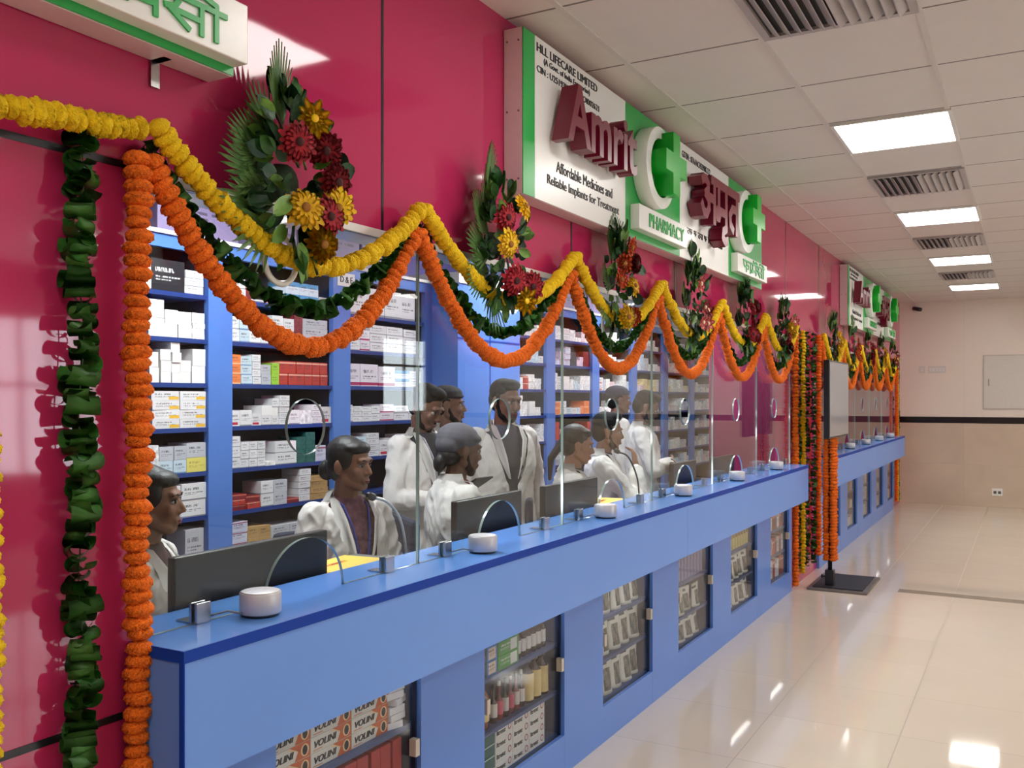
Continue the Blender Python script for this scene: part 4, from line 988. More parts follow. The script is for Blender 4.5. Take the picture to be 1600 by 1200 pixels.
for k in range(6):
    a, b = HK[k] + .012, HK[k + 1] - .012; m = k > 3
    garland(swag(a, b, 2.225, .245, -1.705, pw=1.85), 'y', 'yellow marigold swag over the front counter, %s from the near end' % ORD[k], 'yellow swags over the front counter')
    garland(swag(a, b, 2.185, .32, -1.742, pw=1.9), 'g', 'dark leaf swag over the front counter, %s from the near end' % ORD[k], 'leaf swags over the front counter')
    garland(swag(a - .0, b - .0, 2.15, .39, -1.728, pw=1.95), 'o', 'orange marigold swag over the front counter, %s from the near end' % ORD[k], 'orange swags over the front counter')
garland([(-1.72, 1.385 - .02 * i, 2.215 - .045 * (1 - (1 - i / 40) ** 2) * 1.3) for i in range(60)], 'y', 'yellow marigold string running over the pink wall to the left edge', None)
garland([(-1.728, 1.385 + .004 * math.sin(i * .7), 2.15 - .0535 * i) for i in range(41)], 'o', 'thick orange marigold string hanging down the pink wall by the counter end', None, step=.0285, sc=1.06)
garland([(-1.735, 1.250 + .006 * math.sin(i), 2.165 - .0535 * i) for i in range(41)], 'g', 'hanging string of folded green leaves on the pink wall', None, step=.0175, sc=1.3)
garland([(-1.72, 1.038 + .012 * (i / 30), 1.55 - .05 * i) for i in range(30)], 'y', 'yellow marigold string hanging at the bottom left picture edge', None)
# columns between the two openings
for y, kd, zb, l in ((8.02, 'o', .03, 'hanging orange marigold column nearest the front counter end'), (8.14, 'g', .12, 'dark leaf column behind the first orange column'), (8.30, 'y', .08, 'hanging yellow marigold column between leaf columns'),
                     (8.48, 'g', .12, 'dark leaf column between yellow and second orange columns'), (8.78, 'g', .1, 'dark leaf column closest to the far counter'), (9.0, 'o', .15, 'second orange marigold column beside the far counter')):
    garland([(-1.738, y + .008 * math.sin(i * .5), 2.2 - (2.2 - zb) * i / 60) for i in range(61)], kd, l, 'hanging columns between the openings', step=.028 if kd != 'g' else .024)
for y, kd, l in ((14.78, 'o', 'far orange marigold column against the cream wall corner'), (14.86, 'y', 'far yellow marigold column in the wall corner'), (14.95, 'g', 'far leaf column in the wall corner')):
    garland([(-1.735, y, 2.2 - 2.1 * i / 60) for i in range(61)], kd, l, 'hanging columns in the far corner', True, step=.03)
HF = [9.06 + 1.1 * k for k in range(6)]
for k in range(5):
    a, b = HF[k] + .012, HF[k + 1] - .012; N = ORD[k]
    garland(swag(a, b, 2.215, .27, -1.705, pw=1.7), 'y', 'yellow marigold swag over the far counter, %s in line' % N, 'yellow swags over the far counter', True)
    garland(swag(a, b, 2.18, .33, -1.742, pw=1.8), 'g', 'dark leaf swag over the far counter, %s in line' % N, 'leaf swags over the far counter', True)
    garland(swag(a, b, 2.15, .41, -1.728, pw=1.9), 'o', 'orange marigold swag over the far counter, %s in line' % N, 'orange swags over the far counter', True)
# leaf tufts at the top of the columns
# ------------------------------------------------------------------ flower bouquets
def petal_ring(bm, n, r0, r1, w, z0, z1, mat, ph=0, tip=.3, rr=None):
    for i in range(n):
        a = 2 * PI * i / n + ph + (rr.uniform(-.08, .08) if rr else 0); ca, sa = math.cos(a), math.sin(a); L = []
        rl = r1 * (rr.uniform(.88, 1.08) if rr else 1)
        for u, ww in ((0, .5), (.4, 1), (.75, .95), (1, tip)):
            r = r0 + (rl - r0) * u; z = z0 + (z1 - z0) * u ** 1.6
            L.append([bm.verts.new((r * ca - s * ww * w / 2 * sa, r * sa + s * ww * w / 2 * ca, z + (abs(s) * .12 * w))) for s in (-1, 0, 1)])
        for p, q in zip(L, L[1:]):
            for k in range(2): f = bm.faces.new((p[k], p[k + 1], q[k + 1], q[k])); f.material_index = mat; f.smooth = True
def gerbera_mesh(pm, seed=1, n=16, R=.05, cen=centM, w=.016, deep=-.006):
    rr = random.Random(seed); bm = new_bm(); petal_ring(bm, n, .008, R, w, .004, deep, 0, 0, .35, rr); petal_ring(bm, n, .006, R * .82, w * .9, .008, .004, 0, PI / n, .35, rr); petal_ring(bm, 10, .004, R * .5, w * .6, .01, .012, 0, .2, .4, rr)
    bmesh.ops.solidify(bm, geom=bm.faces[:], thickness=.0007)
    lathe(bm, [(.003, .004), (.011, .008), (.010, .015), (.004, .018)], 12, 1); return mesh_of('gerbera', bm, [pm, cen])
GB = {'y': gerbera_mesh(gerbY, 1), 'Y': gerbera_mesh(gerbY, 4, 9, .052, gerbY, .018, .012), 'r': gerbera_mesh(redM, 2, 18, .05, M('flower_dark', (66, 20, 20), .8, noise_amt=.3)), 'p': gerbera_mesh(pinkP, 3, 7, .046, M('flower_pale', (236, 200, 170), .7, noise_amt=.2), .022, .016), 'o': gerbera_mesh(orP, 5, 11, .045, centM, .02, .01)}
def leaf_mesh(L=.09, W=.05, cup=.008, mat=leafD, seed=0, n=7):
    bm = new_bm(); R = []
    for i in range(n + 1):
        u = i / n; w = W / 2 * math.sin(PI * min(1, u * .95 + .04)) ** .7; R.append([bm.verts.new((L * u, s * w, cup * abs(s) - .025 * u * u * (L / .09) * .6)) for s in (-1, 0, 1)])
    for a, b in zip(R, R[1:]):
        for k in range(2): f = bm.faces.new((a[k], a[k + 1], b[k + 1], b[k])); f.smooth = True
    bmesh.ops.solidify(bm, geom=bm.faces[:], thickness=.0006); return mesh_of('leaf', bm, mat)
LF = [leaf_mesh(.085, .055, .008, leafD), leaf_mesh(.075, .045, .01, leafM), leaf_mesh(.08, .04, .006, leafL), leaf_mesh(.06, .05, .01, leafD)]
def frond_mesh(L=.2, n=13, spread=1.1, mat=palmM):
    """fan-cut palm leaf: narrow blades from one stem"""
    bm = new_bm(); tube(bm, [(0, 0, 0), (L * .35, 0, 0)], .0025, 5)
    for i in range(n):
        u = i / (n - 1); a = (u - .5) * spread; x0 = L * (.08 + .3 * (1 - abs(2 * u - 1))); l = L * (.62 + .3 * math.cos((u - .5) * 2.2)); w = .0062
        d = Vector((math.cos(a), math.sin(a), 0)); q = Vector((-d.y, d.x, 0)); P = []
        for s, ww in ((0, .5), (.4, 1), (.8, .8), (1, .1)):
            c = Vector((x0 * .5, 0, 0)) + d * l * s + Vector((0, 0, .012 * s * s)); P.append([bm.verts.new(c + q * w * ww), bm.verts.new(c + Vector((0, 0, -.003))), bm.verts.new(c - q * w * ww)])
        for p, r in zip(P, P[1:]):
            for k in range(2): bm.faces.new((p[k], p[k + 1], r[k + 1], r[k]))
    return mesh_of('palm_frond', bm, mat)
FR = [frond_mesh(), frond_mesh(.17, 11, 1.5)]
def bouquet(y, z, label, flowers, seed, H=.42, Wd=.2, ring=False, x=-1.742, simple=False, fr=((.07, .07, 100), (.05, -.03, 172), (.0, -.12, 200), (-.03, .12, 100), (.04, .1, 60))):
    R = random.Random(seed); t = thing('flower_bouquet', label, 'bouquet', (x, y - .055, z), 0, 'flower bouquets hung along the swags'); t.scale = (.85, .92, .97)
    bm = new_bm(); lathe(bm, [(.03, -.01), (.055, .004), (.05, .03), (.02, .036)], 14, M4=Matrix.Rotation(PI / 2, 4, 'Y')); obj('foam_base', bm, M('foam_green', (40, 60, 38), .8, noise_amt=.2), t)
    if ring:
        bm = new_bm(); Rr = .065; P = [(.004, Rr * math.cos(a), Rr * math.sin(a) - H * .5) for a in [2 * PI * i / 30 for i in range(31)]]; tube(bm, P, .009, 8, cap=False); obj('white_ring', bm, signwhite, t)
    def setm(o, p, d, roll, s=1):
        d = Vector(d).normalized(); up = Vector((1, 0, 0)) if abs(d.x) < .9 else Vector((0, 0, 1)); yy = up.cross(d).normalized(); zz = d.cross(yy)
        m = Matrix((d, yy, zz)).transposed().to_4x4(); o.matrix_local = Matrix.Translation(p) @ m @ Matrix.Rotation(roll, 4, 'X') @ Matrix.Scale(s, 4)
    for (dy, dz, ang) in fr:
        o = link('palm_frond', FR[R.randrange(2)], t); a = math.radians(ang); setm(o, (.03, dy * .2 - .02, dz), (.15, math.cos(a), math.sin(a)), R.uniform(-.4, .4), R.uniform(.95, 1.25))
    nl = 36 if simple else 96
    for k in range(nl):
        u = R.uniform(-1, 1); wz = u * H / 2; wy = R.uniform(-1, 1) * Wd * .46 * (1 - .45 * u * u); a = math.atan2(wz + R.uniform(-.1, .1), wy * 2.5 + R.uniform(-.08, .08))
        o = link('leaf', LF[R.randrange(4)], t); setm(o, (.035 + R.uniform(0, .085) * (1 - .5 * u * u), wy, wz), (R.uniform(.0, .7), math.cos(a), math.sin(a)), R.uniform(-.8, .8), R.uniform(.75, 1.15))
    for (kd, dy, dz) in flowers:
        o = link('flower', GB[kd], t); d = Vector((1, R.uniform(-.7, .1), R.uniform(-.3, .4))).normalized(); s = R.uniform(1.1, 1.32)
        o.matrix_local = Matrix.Translation((.12 + R.uniform(0, .025), dy * 1.15, dz)) @ d.to_track_quat('Z', 'Y').to_matrix().to_4x4() @ Matrix.Rotation(R.uniform(0, 6), 4, 'Z') @ Matrix.Scale(s, 4)
    return t
bouquet(1.90, 2.19, 'largest flower bouquet, yellow and red blooms, nearest over the front counter', [('Y', .0, .155), ('r', -.05, .085), ('r', .055, .09), ('r', .09, .01), ('y', -.02, -.085), ('y', .09, -.06), ('r', .06, -.09), ('y', .05, -.165)], 3, .42, .30, True, fr=((-.2, .05, 168), (-.15, .10, 140), (.0, .13, 105), (-.15, -.07, 185), (-.1, -.12, 200), (-.1, .0, 178)))
bouquet(2.99, 2.18, 'second flower bouquet from the near end, one red bloom at its left', [('y', .06, .15), ('r', -.05, .09), ('y', -.06, -.01), ('r', -.02, -.14), ('r', .1, -.15), ('Y', .06, -.21)], 5, .42, .28, fr=((-.1, .08, 118), (-.1, .12, 105), (-.05, -.04, 175), (-.1, -.10, 190), (.0, -.14, 260), (-.1, .03, 150)))
bouquet(4.08, 2.18, 'third flower bouquet, orange and red blooms, below the green sign box', [('o', .02, .15), ('r', .08, .08), ('o', -.06, .06), ('o', -.08, -.02), ('y', .08, -.03), ('o', .07, -.18), ('y', -.02, -.19)], 8, .44, .24, True)
bouquet(5.20, 2.20, 'fourth flower bouquet with a tall leafy tip and pink lilies', [('p', -.06, .07), ('p', .0, -.06), ('p', .06, -.08), ('p', -.02, -.15), ('p', .09, -.15)], 13, .5, .2)
bouquet(6.30, 2.16, 'fifth flower bouquet, deep red blooms, over the front counter', [('r', .1, .09), ('r', -.04, .06), ('r', .0, -.02), ('r', -.02, -.11), ('r', .08, -.12)], 15, .42, .22)
bouquet(7.38, 2.14, 'sixth flower bouquet, at the far end of the front counter', [('p', .08, .08), ('Y', .0, .02), ('r', .0, -.05), ('y', .08, .0), ('r', .05, -.13)], 17, .46, .22)
FCOL = [('Y', 'yellow'), ('o', 'orange'), ('r', 'red'), ('y', 'golden'), ('p', 'pink')]
for k in range(5):
    kd, cn = FCOL[k]
    bouquet(HF[k] + .45, 2.17, 'far bouquet with %s blooms, %s over the second counter' % (cn, ORD[k]), [(kd, .0, .06), (kd, .07, .0), (kd, -.03, -.06), (kd, .04, -.12)], 30 + k, .44, .22, simple=True)

# ------------------------------------------------------------------ display kiosk on a stand
t = thing('display_stand', 'flat screen on a black pole stand by the far counter, pole wrapped in orange flowers', 'display stand', (-1.49, 8.20, 0))
bm = new_bm(); box(bm, -.16, .32, -.16, .60, .0, .022, bev=.003); obj('base_plate', bm, M('base_grey', (120, 112, 106), .4, .3, noise_amt=.05), t)
bm = new_bm(); box(bm, -.12, .28, -.12, .56, .0225, .03); obj('base_mat', bm, M('base_black', (34, 36, 42), .5, noise_amt=.1), t)
bm = new_bm(); box(bm, -.035, .035, -.04, .04, .0302, .16, bev=.003); obj('pole_socket', bm, black, t)
bm = new_bm(); tube(bm, [(0, 0, .16), (0, 0, 1.9)], .018, 14); obj('pole', bm, black, t)
bm = new_bm(); tube(bm, [(-.036, 0, .1), (-.06, 0, .1)], .005, 8); lathe(bm, [(.016, 0), (.016, .01)], 12, M4=Matrix.Translation((-.07, 0, .1)) @ Matrix.Rotation(PI / 2, 4, 'Y')); obj('clamp_knob', bm, black, t)
bm = new_bm(); box(bm, -.0, .03, -.1, .1, 1.45, 1.75); obj('mount', bm, black, t)
bm = new_bm(); box(bm, .03, .075, -.44, .45, 1.29, 1.93, bev=.006); obj('housing', bm, black, t)
bm = new_bm(); box(bm, .0751, .078, -.425, .435, 1.305, 1.915); obj('screen', bm, M('screen_grey', (150, 150, 156), .16, noise_amt=.02, spec=.8), t)  # grazing reflection of the hall put into the screen's base colour
for j, (dx, dy) in enumerate(((.028, -.03), (-.0, .035), (.034, .03), (-.03, -.02))):
    garland([(-1.49 + dx + .003 * math.sin(i), 8.20 + dy, 1.29 - 1.06 * i / 40) for i in range(41)], 'o', 'orange marigold string tied round the display pole, %s of its four' % ORD[j], 'marigold strings round the display pole', step=.026, sc=.92)
# hanging cable on the stand
t = thing('power_cable', 'thin black cable dangling beside the display stand', 'cable', (-1.60, 8.0, 1.75))
bm = new_bm(); tube(bm, [(.1, .12, .0), (.03, .02, -.1), (.0, -.0, -.22), (.02, .03, -.34), (.05, .06, -.42), (.02, .06, -.36)], .004, 6); obj('cable_cord', bm, black, t)
# ------------------------------------------------------------------ people
def ell(bm, c, r, rot=None, seg=16):
    m = Matrix.Translation(c) @ (rot.to_4x4() if rot else Matrix()) @ Matrix.Diagonal((r[0], r[1], r[2], 1))
    bmesh.ops.create_uvsphere(bm, u_segments=seg, v_segments=max(8, seg * 2 // 3), radius=1, matrix=m)
def cap(bm, a, b, ra, rb, n=10):
    a, b = Vector(a), Vector(b); d = b - a
    if d.length < 1e-5: return ell(bm, a, (ra, ra, ra))
    t = d.normalized(); s = t.cross(Vector((0, 0, 1))) if abs(t.z) < .95 else t.cross(Vector((1, 0, 0))); s.normalize(); u = t.cross(s); rings = []
    prof = [(-math.cos(k * PI / 10), math.sin(k * PI / 10)) for k in range(1, 6)]
    P = [(a + t * (p[0] * ra), ra * p[1]) for p in prof] + [(b + t * (-p[0] * rb), rb * p[1]) for p in prof[::-1]]
    for c, r in P: rings.append([bm.verts.new(c + (s * math.cos(2 * PI * k / n) + u * math.sin(2 * PI * k / n)) * r) for k in range(n)])
    for p, q in zip(rings, rings[1:]):
        for k in range(n): bm.faces.new((p[k], p[(k + 1) % n], q[(k + 1) % n], q[k]))
    bm.faces.new(rings[0][::-1]); bm.faces.new(rings[-1])
def loft(bm, rings, n=28):
    """rings: (z, rx, ry, cy)"""
    R = []
    for z, rx, ry, cy in rings:
        R.append([bm.verts.new((rx * math.copysign(abs(math.cos(a)) ** .85, math.cos(a)), cy + ry * math.copysign(abs(math.sin(a)) ** .85, math.sin(a)), z)) for a in [2 * PI * k / n for k in range(n)]])
    for p, q in zip(R, R[1:]):
        for k in range(n): bm.faces.new((p[k], p[(k + 1) % n], q[(k + 1) % n], q[k]))
    bm.faces.new(R[0][::-1]); bm.faces.new(R[-1])
def blob(bm, voxel, smooth=2, fac=.5):
    bmesh.ops.recalc_face_normals(bm, faces=bm.faces)
    me = bpy.data.meshes.new('b'); bm.to_mesh(me); bm.free(); o = bpy.data.objects.new('b', me); C.objects.link(o)
    m = o.modifiers.new('r', 'REMESH'); m.mode = 'VOXEL'; m.voxel_size = voxel; m.use_smooth_shade = True
    if smooth: s = o.modifiers.new('s', 'SMOOTH'); s.iterations = smooth; s.factor = fac
    out = eval_mesh(o); bpy.data.meshes.remove(me); return out
def head_prims(bm, beard=False):
    ell(bm, (0, -.012, .03), (.074, .092, .086)); ell(bm, (0, .022, -.022), (.06, .066, .086)); ell(bm, (0, .05, -.088), (.026, .026, .022))
    for s in (-1, 1):
        cap(bm, (s * .048, .0, -.05), (s * .018, .055, -.088), .026, .02); ell(bm, (s * .034, .058, -.026), (.024, .022, .026))
        ell(bm, (s * .076, -.012, -.006), (.009, .019, .032), Matrix.Rotation(s * .35, 3, 'Z')); ell(bm, (s * .011, .088, -.034), (.008, .010, .0075))
    cap(bm, (-.036, .073, .024), (.036, .073, .024), .013, .013); cap(bm, (0, .078, .012), (0, .099, -.028), .008, .0105)
    cap(bm, (-.017, .077, -.060), (.017, .077, -.060), .009, .009); cap(bm, (-.015, .078, -.069), (.015, .078, -.069), .009, .009)
def hand_prims(bm, w, d, up, curl=.5, k=1, side=1):
    """w wrist, d direction of the fingers, up = back of the hand"""
    w = Vector(w); d = Vector(d).normalized(); up = Vector(up); up = (up - d * up.dot(d)).normalized(); s = d.cross(up) * side
    cap(bm, w - d * .01, w + d * .02, .022 * k, .024 * k)
    for q in (-.026, -.009, .009, .025): cap(bm, w + d * .02 + s * q * .7 * k, w + d * .078 * k + s * q * k, .015 * k, .0115 * k)
    for q, L in ((-.03, .068), (-.010, .078), (.011, .073), (.030, .058)):
        p = w + d * .082 * k + s * q * k; dr = d.copy()
        for j in range(3):
            dr = (dr - up * curl * (.5 + .25 * j)).normalized(); n = p + dr * L * k * (.42, .32, .26)[j]; cap(bm, p, n, (.0092 - .0008 * j) * k, (.0084 - .0008 * j) * k, 8); p = n
    p = w + d * .025 * k - s * .024 * k; dr = (d * .75 - s * .75 - up * .2).normalized()
    for j, L in enumerate((.04, .032, .026)):
        n = p + dr * L * k; cap(bm, p, n, (.0125 - .0015 * j) * k, (.011 - .0015 * j) * k, 8); p = n; dr = (dr + d * .35 - up * curl * .35).normalized()
def person(label, x, y, theta, ztop, seated=False, head_yaw=0, head_pitch=0, head_roll=0, arms=None, hair='short', skin=None, shirt=(60, 62, 70), beard=False, lean=(0, 0), pants=(46, 48, 56), hands=True, vox=.0075, open_v=.055, lanyard=None, capc=None, band=None, k=1, coat=True, group=None, fem=False):
    """ztop: world height of the head centre; local +y is forward, x is to the figure's right"""
    skin = skin or skinM
    if seated: zh = .50; seat = ztop - (.735 * k); base = 0; dz = seat + .10 - .90 * 1; S = lambda z: z + dz
    else: S = lambda z: z * (ztop / 1.585)
    t = thing('person', label, 'person', (x, y, 0), math.radians(theta), group); R = random.Random(len(label))
    lx, ly = lean
    def T(p):   # torso lean grows with height above the hip
        f = max(0, (p[2] - .95)) / .6; return Vector((p[0] + lx * f, p[1] + ly * f, S(p[2])))
    hc = T((0, .035, 1.585)); nk = T((0, 0, 1.43)); sh = .165 * (.9 if fem else 1)
    HR = Matrix.Rotation(math.radians(head_yaw), 4, 'Z') @ Matrix.Rotation(math.radians(head_pitch), 4, 'X') @ Matrix.Rotation(math.radians(head_roll), 4, 'Y')
    HM = Matrix.Translation(hc) @ HR @ Matrix.Scale(.97 if fem else 1.0, 4)
    sL, sR = T((-sh, 0, 1.385)), T((sh, 0, 1.385)); A = arms or {}
    dflt = {'L': [T((-.235, -.03, 1.12)), T((-.24, .04, .87))], 'R': [T((.235, -.03, 1.12)), T((.24, .04, .87))]}
    if seated and not arms: dflt = {'L': [T((-.225, .02, 1.13)), T((-.16, .23, 1.05))], 'R': [T((.225, .02, 1.13)), T((.16, .23, 1.05))]}
    for q in 'LR':
        if q in A: dflt[q] = [T(A[q][0]), T(A[q][1])]
    # skin body
    bm = new_bm(); hb = new_bm(); head_prims(hb); hb.transform(HM)
    tmp = bpy.data.meshes.new('h'); hb.to_mesh(tmp); hb.free(); bm.from_mesh(tmp)
    cap(bm, nk, HM @ Vector((0, -.015, -.07)), .056, .05); ell(bm, T((0, 0, 1.2)), (.13, .09, .22)); ell(bm, T((0, 0, .98)), (.135, .1, .13)); cap(bm, sL + Vector((.03, 0, -.015)), sR + Vector((-.03, 0, -.015)), .04, .04)
    cap(bm, T((0, 0, 1.30)), nk, .09, .055)
    for q, s in (('L', sL), ('R', sR)):
        e, w = dflt[q]; cap(bm, s + Vector((0, 0, -.02)), e, .040, .034); cap(bm, e, w, .037, .025)
        if hands:
            d = (A[q][2] if q in A and len(A[q]) > 2 else (w - e)); up = (A[q][3] if q in A and len(A[q]) > 3 else (1 if q == 'R' else -1, .2, 0.1)); hand_prims(bm, w, d, up, A[q][4] if q in A and len(A[q]) > 4 else .45, side=1 if q == 'L' else -1)
    hip = .90
    for s in (-1, 1):
        if seated:
            a = T((s * .085, 0, .93)); b = Vector((s * .11, .23, a.z - .07)); c = Vector((s * .12, .16, .09))
        else: a = T((s * .085, 0, .90)); b = Vector((s * .095, .02, S(.50))); c = Vector((s * .10, -.02, .08))
        cap(bm, a, b, .08, .055); cap(bm, b, c, .055, .036); cap(bm, c, c + Vector((0, .12, -.04)), .034, .028)
    me = blob(bm, vox * .72, 2); me.materials.append(skin)
    # head colour details live in children; body is one surface
    body = link('body', me, t)
    def hchild(nm, f, m, vx=.005, sm=1):
        b = new_bm(); f(b); b.transform(HM); me = blob(b, vx, sm) if vx else mesh_of(nm, b, []); me.materials.append(m); return link(nm, me, t)
    for s in (-1, 1):
        b = new_bm(); ell(b, (s * .030, .0695, .003), (.0145, .0125, .0085)); b.transform(HM); e = obj('eye', b, eyeM, t)
        b = new_bm(); ell(b, (s * .030 + .002, .0795, .003), (.0076, .0042, .0074)); b.transform(HM); obj('iris', b, irisM, e)
        b = new_bm(); tube(b, [(s * .014, .0895, .021), (s * .032, .087, .027), (s * .050, .074, .021)], [.002, .0035, .0015], 6); b.transform(HM); obj('eyebrow', b, hairM, t)
        b = new_bm(); tube(b, [(s * .017, .0815, .006), (s * .030, .0838, .0125), (s * .045, .072, .006)], .0016, 5); b.transform(HM); obj('eyelash', b, hairM, t)
    b = new_bm(); tube(b, [(-.024, .078, -.064), (-.01, .0885, -.0618), (0, .0872, -.063), (.01, .0885, -.0618), (.024, .078, -.064)], [.001, .0042, .004, .0042, .001], 8); tube(b, [(-.02, .079, -.068), (0, .0885, -.0705), (.02, .079, -.068)], [.001, .0048, .001], 8); b.transform(HM); obj('lips', b, lipM, t)
    if hair == 'short':
        hchild('hair', lambda b: (ell(b, (0, -.022, .056), (.081, .090, .078)), ell(b, (0, -.05, .01), (.072, .062, .08)), ell(b, (0, .03, .098), (.06, .055, .035)), cap(b, (-.073, .008, .03), (-.071, .01, -.012), .012, .006), cap(b, (.073, .008, .03), (.071, .01, -.012), .012, .006)), hairS)
    elif hair == 'bun':
        hchild('hair', lambda b: (ell(b, (0, -.024, .046), (.082, .092, .082)), ell(b, (0, -.052, -.0), (.070, .060, .078)), ell(b, (0, .022, .072), (.074, .062, .036)), ell(b, (-.06, .0, .03), (.02, .045, .05)), ell(b, (.06, .0, .03), (.02, .045, .05)), ell(b, (0, -.118, -.028), (.048, .036, .046)), cap(b, (0, -.1, -.02), (0, -.12, -.03), .03, .03)), hairM)
    elif hair == 'pony':
        hchild('hair', lambda b: (ell(b, (0, -.024, .046), (.083, .093, .083)), ell(b, (0, -.052, -.0), (.070, .060, .078)), ell(b, (0, .028, .076), (.068, .05, .032)), cap(b, (0, -.10, .0), (0, -.15, -.10), .026, .022), cap(b, (0, -.15, -.10), (0, -.14, -.22), .022, .012)), hairM)
    elif hair == 'cap':
        hchild('hair', lambda b: (ell(b, (0, -.06, -.03), (.068, .055, .05)), ell(b, (0, -.105, -.065), (.038, .03, .045))), hairM)
        hchild('cloth_cap', lambda b: (ell(b, (0, -.026, .058), (.092, .104, .074)), ell(b, (0, -.07, .03), (.08, .06, .06)), ell(b, (0, .02, .06), (.083, .07, .03))), capc)
    elif hair == 'blackcap':
        hchild('hair', lambda b: (ell(b, (0, -.055, .0), (.071, .058, .07)), ell(b, (0, -.02, .03), (.077, .08, .05))), hairS)
        hchild('cloth_cap', lambda b: (ell(b, (0, -.018, .07), (.086, .1, .055)), ell(b, (0, .02, .055), (.08, .07, .02))), capc)
    if beard:
        b = new_bm(); cap(b, (-.068, .0, -.02), (-.05, .02, -.075), .010, .018); cap(b, (.068, .0, -.02), (.05, .02, -.075), .010, .018); cap(b, (-.045, .03, -.082), (0, .058, -.098), .019, .021); cap(b, (.045, .03, -.082), (0, .058, -.098), .019, .021); cap(b, (-.026, .07, -.058), (0, .086, -.051), .004, .006); cap(b, (.026, .07, -.058), (0, .086, -.051), .004, .006)
        b.transform(HM); me = blob(b, .0042, 1); me.materials.append(hairS); link('beard', me, t)
    # trousers
    bm = new_bm()
    for s in (-1, 1):
        if seated: a = T((s * .085, 0, .93)); b = Vector((s * .11, .23, a.z - .07)); c = Vector((s * .12, .16, .13))
        else: a = T((s * .085, 0, .90)); b = Vector((s * .095, .02, S(.50))); c = Vector((s * .10, -.02, .12))
        cap(bm, a, b, .098, .07); cap(bm, b, c, .07, .055)
    ell(bm, T((0, 0, .95)), (.165, .12, .1)); me = blob(bm, .013, 2); me.materials.append(M('trousers_%d_%d_%d' % pants, pants, .8, noise_amt=.05)); link('trousers', me, t)
    for s in (-1, 1):
        c = Vector((s * .12, .16, .05)) if seated else Vector((s * .10, -.02, .05)); bm = new_bm(); cap(bm, c + Vector((0, -.03, 0)), c + Vector((0, .17, -.01)), .045, .038, 12); me = mesh_of('shoe', bm, black); link('shoe', me, t)
    # shirt and coat
    wx = .9 if fem else 1
    prof = [(1.455, .068, .064, 0), (1.42, .10, .078, -.002), (1.39, .165 * wx, .09, -.004), (1.33, .185 * wx, .105, 0), (1.22, .18 * wx, .118, .008), (1.08, .165 * wx, .108, .006), (.98, .175 * wx, .112, 0), (.88, .19 * wx, .122, 0)]
    sm = M('shirt_%d_%d_%d' % shirt, shirt, .8, noise_amt=.06) if isinstance(shirt, tuple) else shirt
    bm = new_bm(); loft(bm, [(z, rx * .93, ry * .93, cy) for z, rx, ry, cy in prof])
    for v in bm.verts: v.co = T(v.co)
    if not coat:
        for q, s in (('L', sL), ('R', sR)): cap(bm, s, dflt[q][0], .064, .054)
    me = blob(bm, .011, 1); me.materials.append(sm); link('shirt', me, t)
    if coat:
        bm = new_bm(); P = [(z, rx * 1.06, ry * 1.09, cy) for z, rx, ry, cy in prof]
        if not seated: P += [(.72, .205, .14, 0), (.56, .215, .15, 0)]
        else: P += [(.84, .20, .135, .02)]
        loft(bm, P)
        for v in bm.verts: v.co = T(v.co)
        for q, s in (('L', sL), ('R', sR)):
            e, w = dflt[q]; cap(bm, s + Vector((0, 0, -.006)), e, .062, .053); we = w + (e - w).normalized() * .035; cap(bm, e, we, .053, .044)
        me = blob(bm, vox * 1.1, 2)
        b2 = bmesh.new(); b2.from_mesh(me); kill = []
        zt, zb = S(1.47), S(1.12); nzt = S(1.445)
        for f in b2.faces:
            c = f.calc_center_median(); fz = max(0, (1.385 if not seated else 0)); ff = max(0, (c.z - S(.95))) / max(.1, (S(1.55) - S(.95)))
            cx, cy = c.x - lx * ff, c.y - ly * ff
            hw = (open_v * 1.15 * min(1, max(0, (c.z - zb) / (nzt - zb))) ** .8 + (.014 if not fem else .02) + (open_v * .25)) if c.z > zb else .010 + open_v * .2
            if cy > .02 and abs(cx) < hw and c.z > S(.57 if not seated else .86) and f.normal.y > .15: kill.append(f)
            elif c.z > S(1.452) and cx ** 2 + cy ** 2 < .082 ** 2: kill.append(f)
        bmesh.ops.delete(b2, geom=kill, context='FACES')
        for it in range(14):
            new = {}
            for v in b2.verts:
                nb = [e.other_vert(v).co for e in v.link_edges if e.is_boundary]
                if len(nb) == 2: new[v] = v.co * .4 + (nb[0] + nb[1]) * .3
            for v, c in new.items(): v.co = c
        for v in b2.verts:
            n = noise.noise(v.co * 8 + Vector((len(label), 0, 0))); n2 = 1 - abs(noise.noise(Vector((v.co.x * 15 + v.co.z * 9, v.co.y * 15, v.co.z * 8 + 3)))) * 2
            n3 = 1 - abs(noise.noise(Vector((v.co.x * 34, v.co.y * 34 + v.co.z * 8, v.co.z * 16 + 9)))) * 2
            v.co += v.normal * (.009 * n + .0085 * n2 + .004 * n3 - .003)
        bmesh.ops.solidify(b2, geom=b2.faces[:], thickness=.003)
        for f in b2.faces: f.smooth = True
        b2.to_mesh(me); b2.free(); me.materials.append(coatM); ct = link('lab_coat', me, t)
        # lapels: folded flaps from the neck to the closing point
        for s in (-1, 1):
            b = new_bm(); A1 = [(s * .052, -.035, 1.462), (s * .07, .05, 1.44), (s * .066, .105, 1.37), (s * .045, .130, 1.27), (s * .022, .132, 1.15)]; W = [.02, .03, .046, .04, .006]; row = []
            for (px, py, pz), w in zip(A1, W):
                a = T((px, py + .010, pz)); c = T((px + s * w, py - .006 - w * .25, pz + .004)); row.append((b.verts.new(a), b.verts.new((a + c) / 2 + Vector((0, .010, 0))), b.verts.new(c)))
            for p, q in zip(row, row[1:]):
                for j in range(2): b.faces.new((p[j], p[j + 1], q[j + 1], q[j])).smooth = True
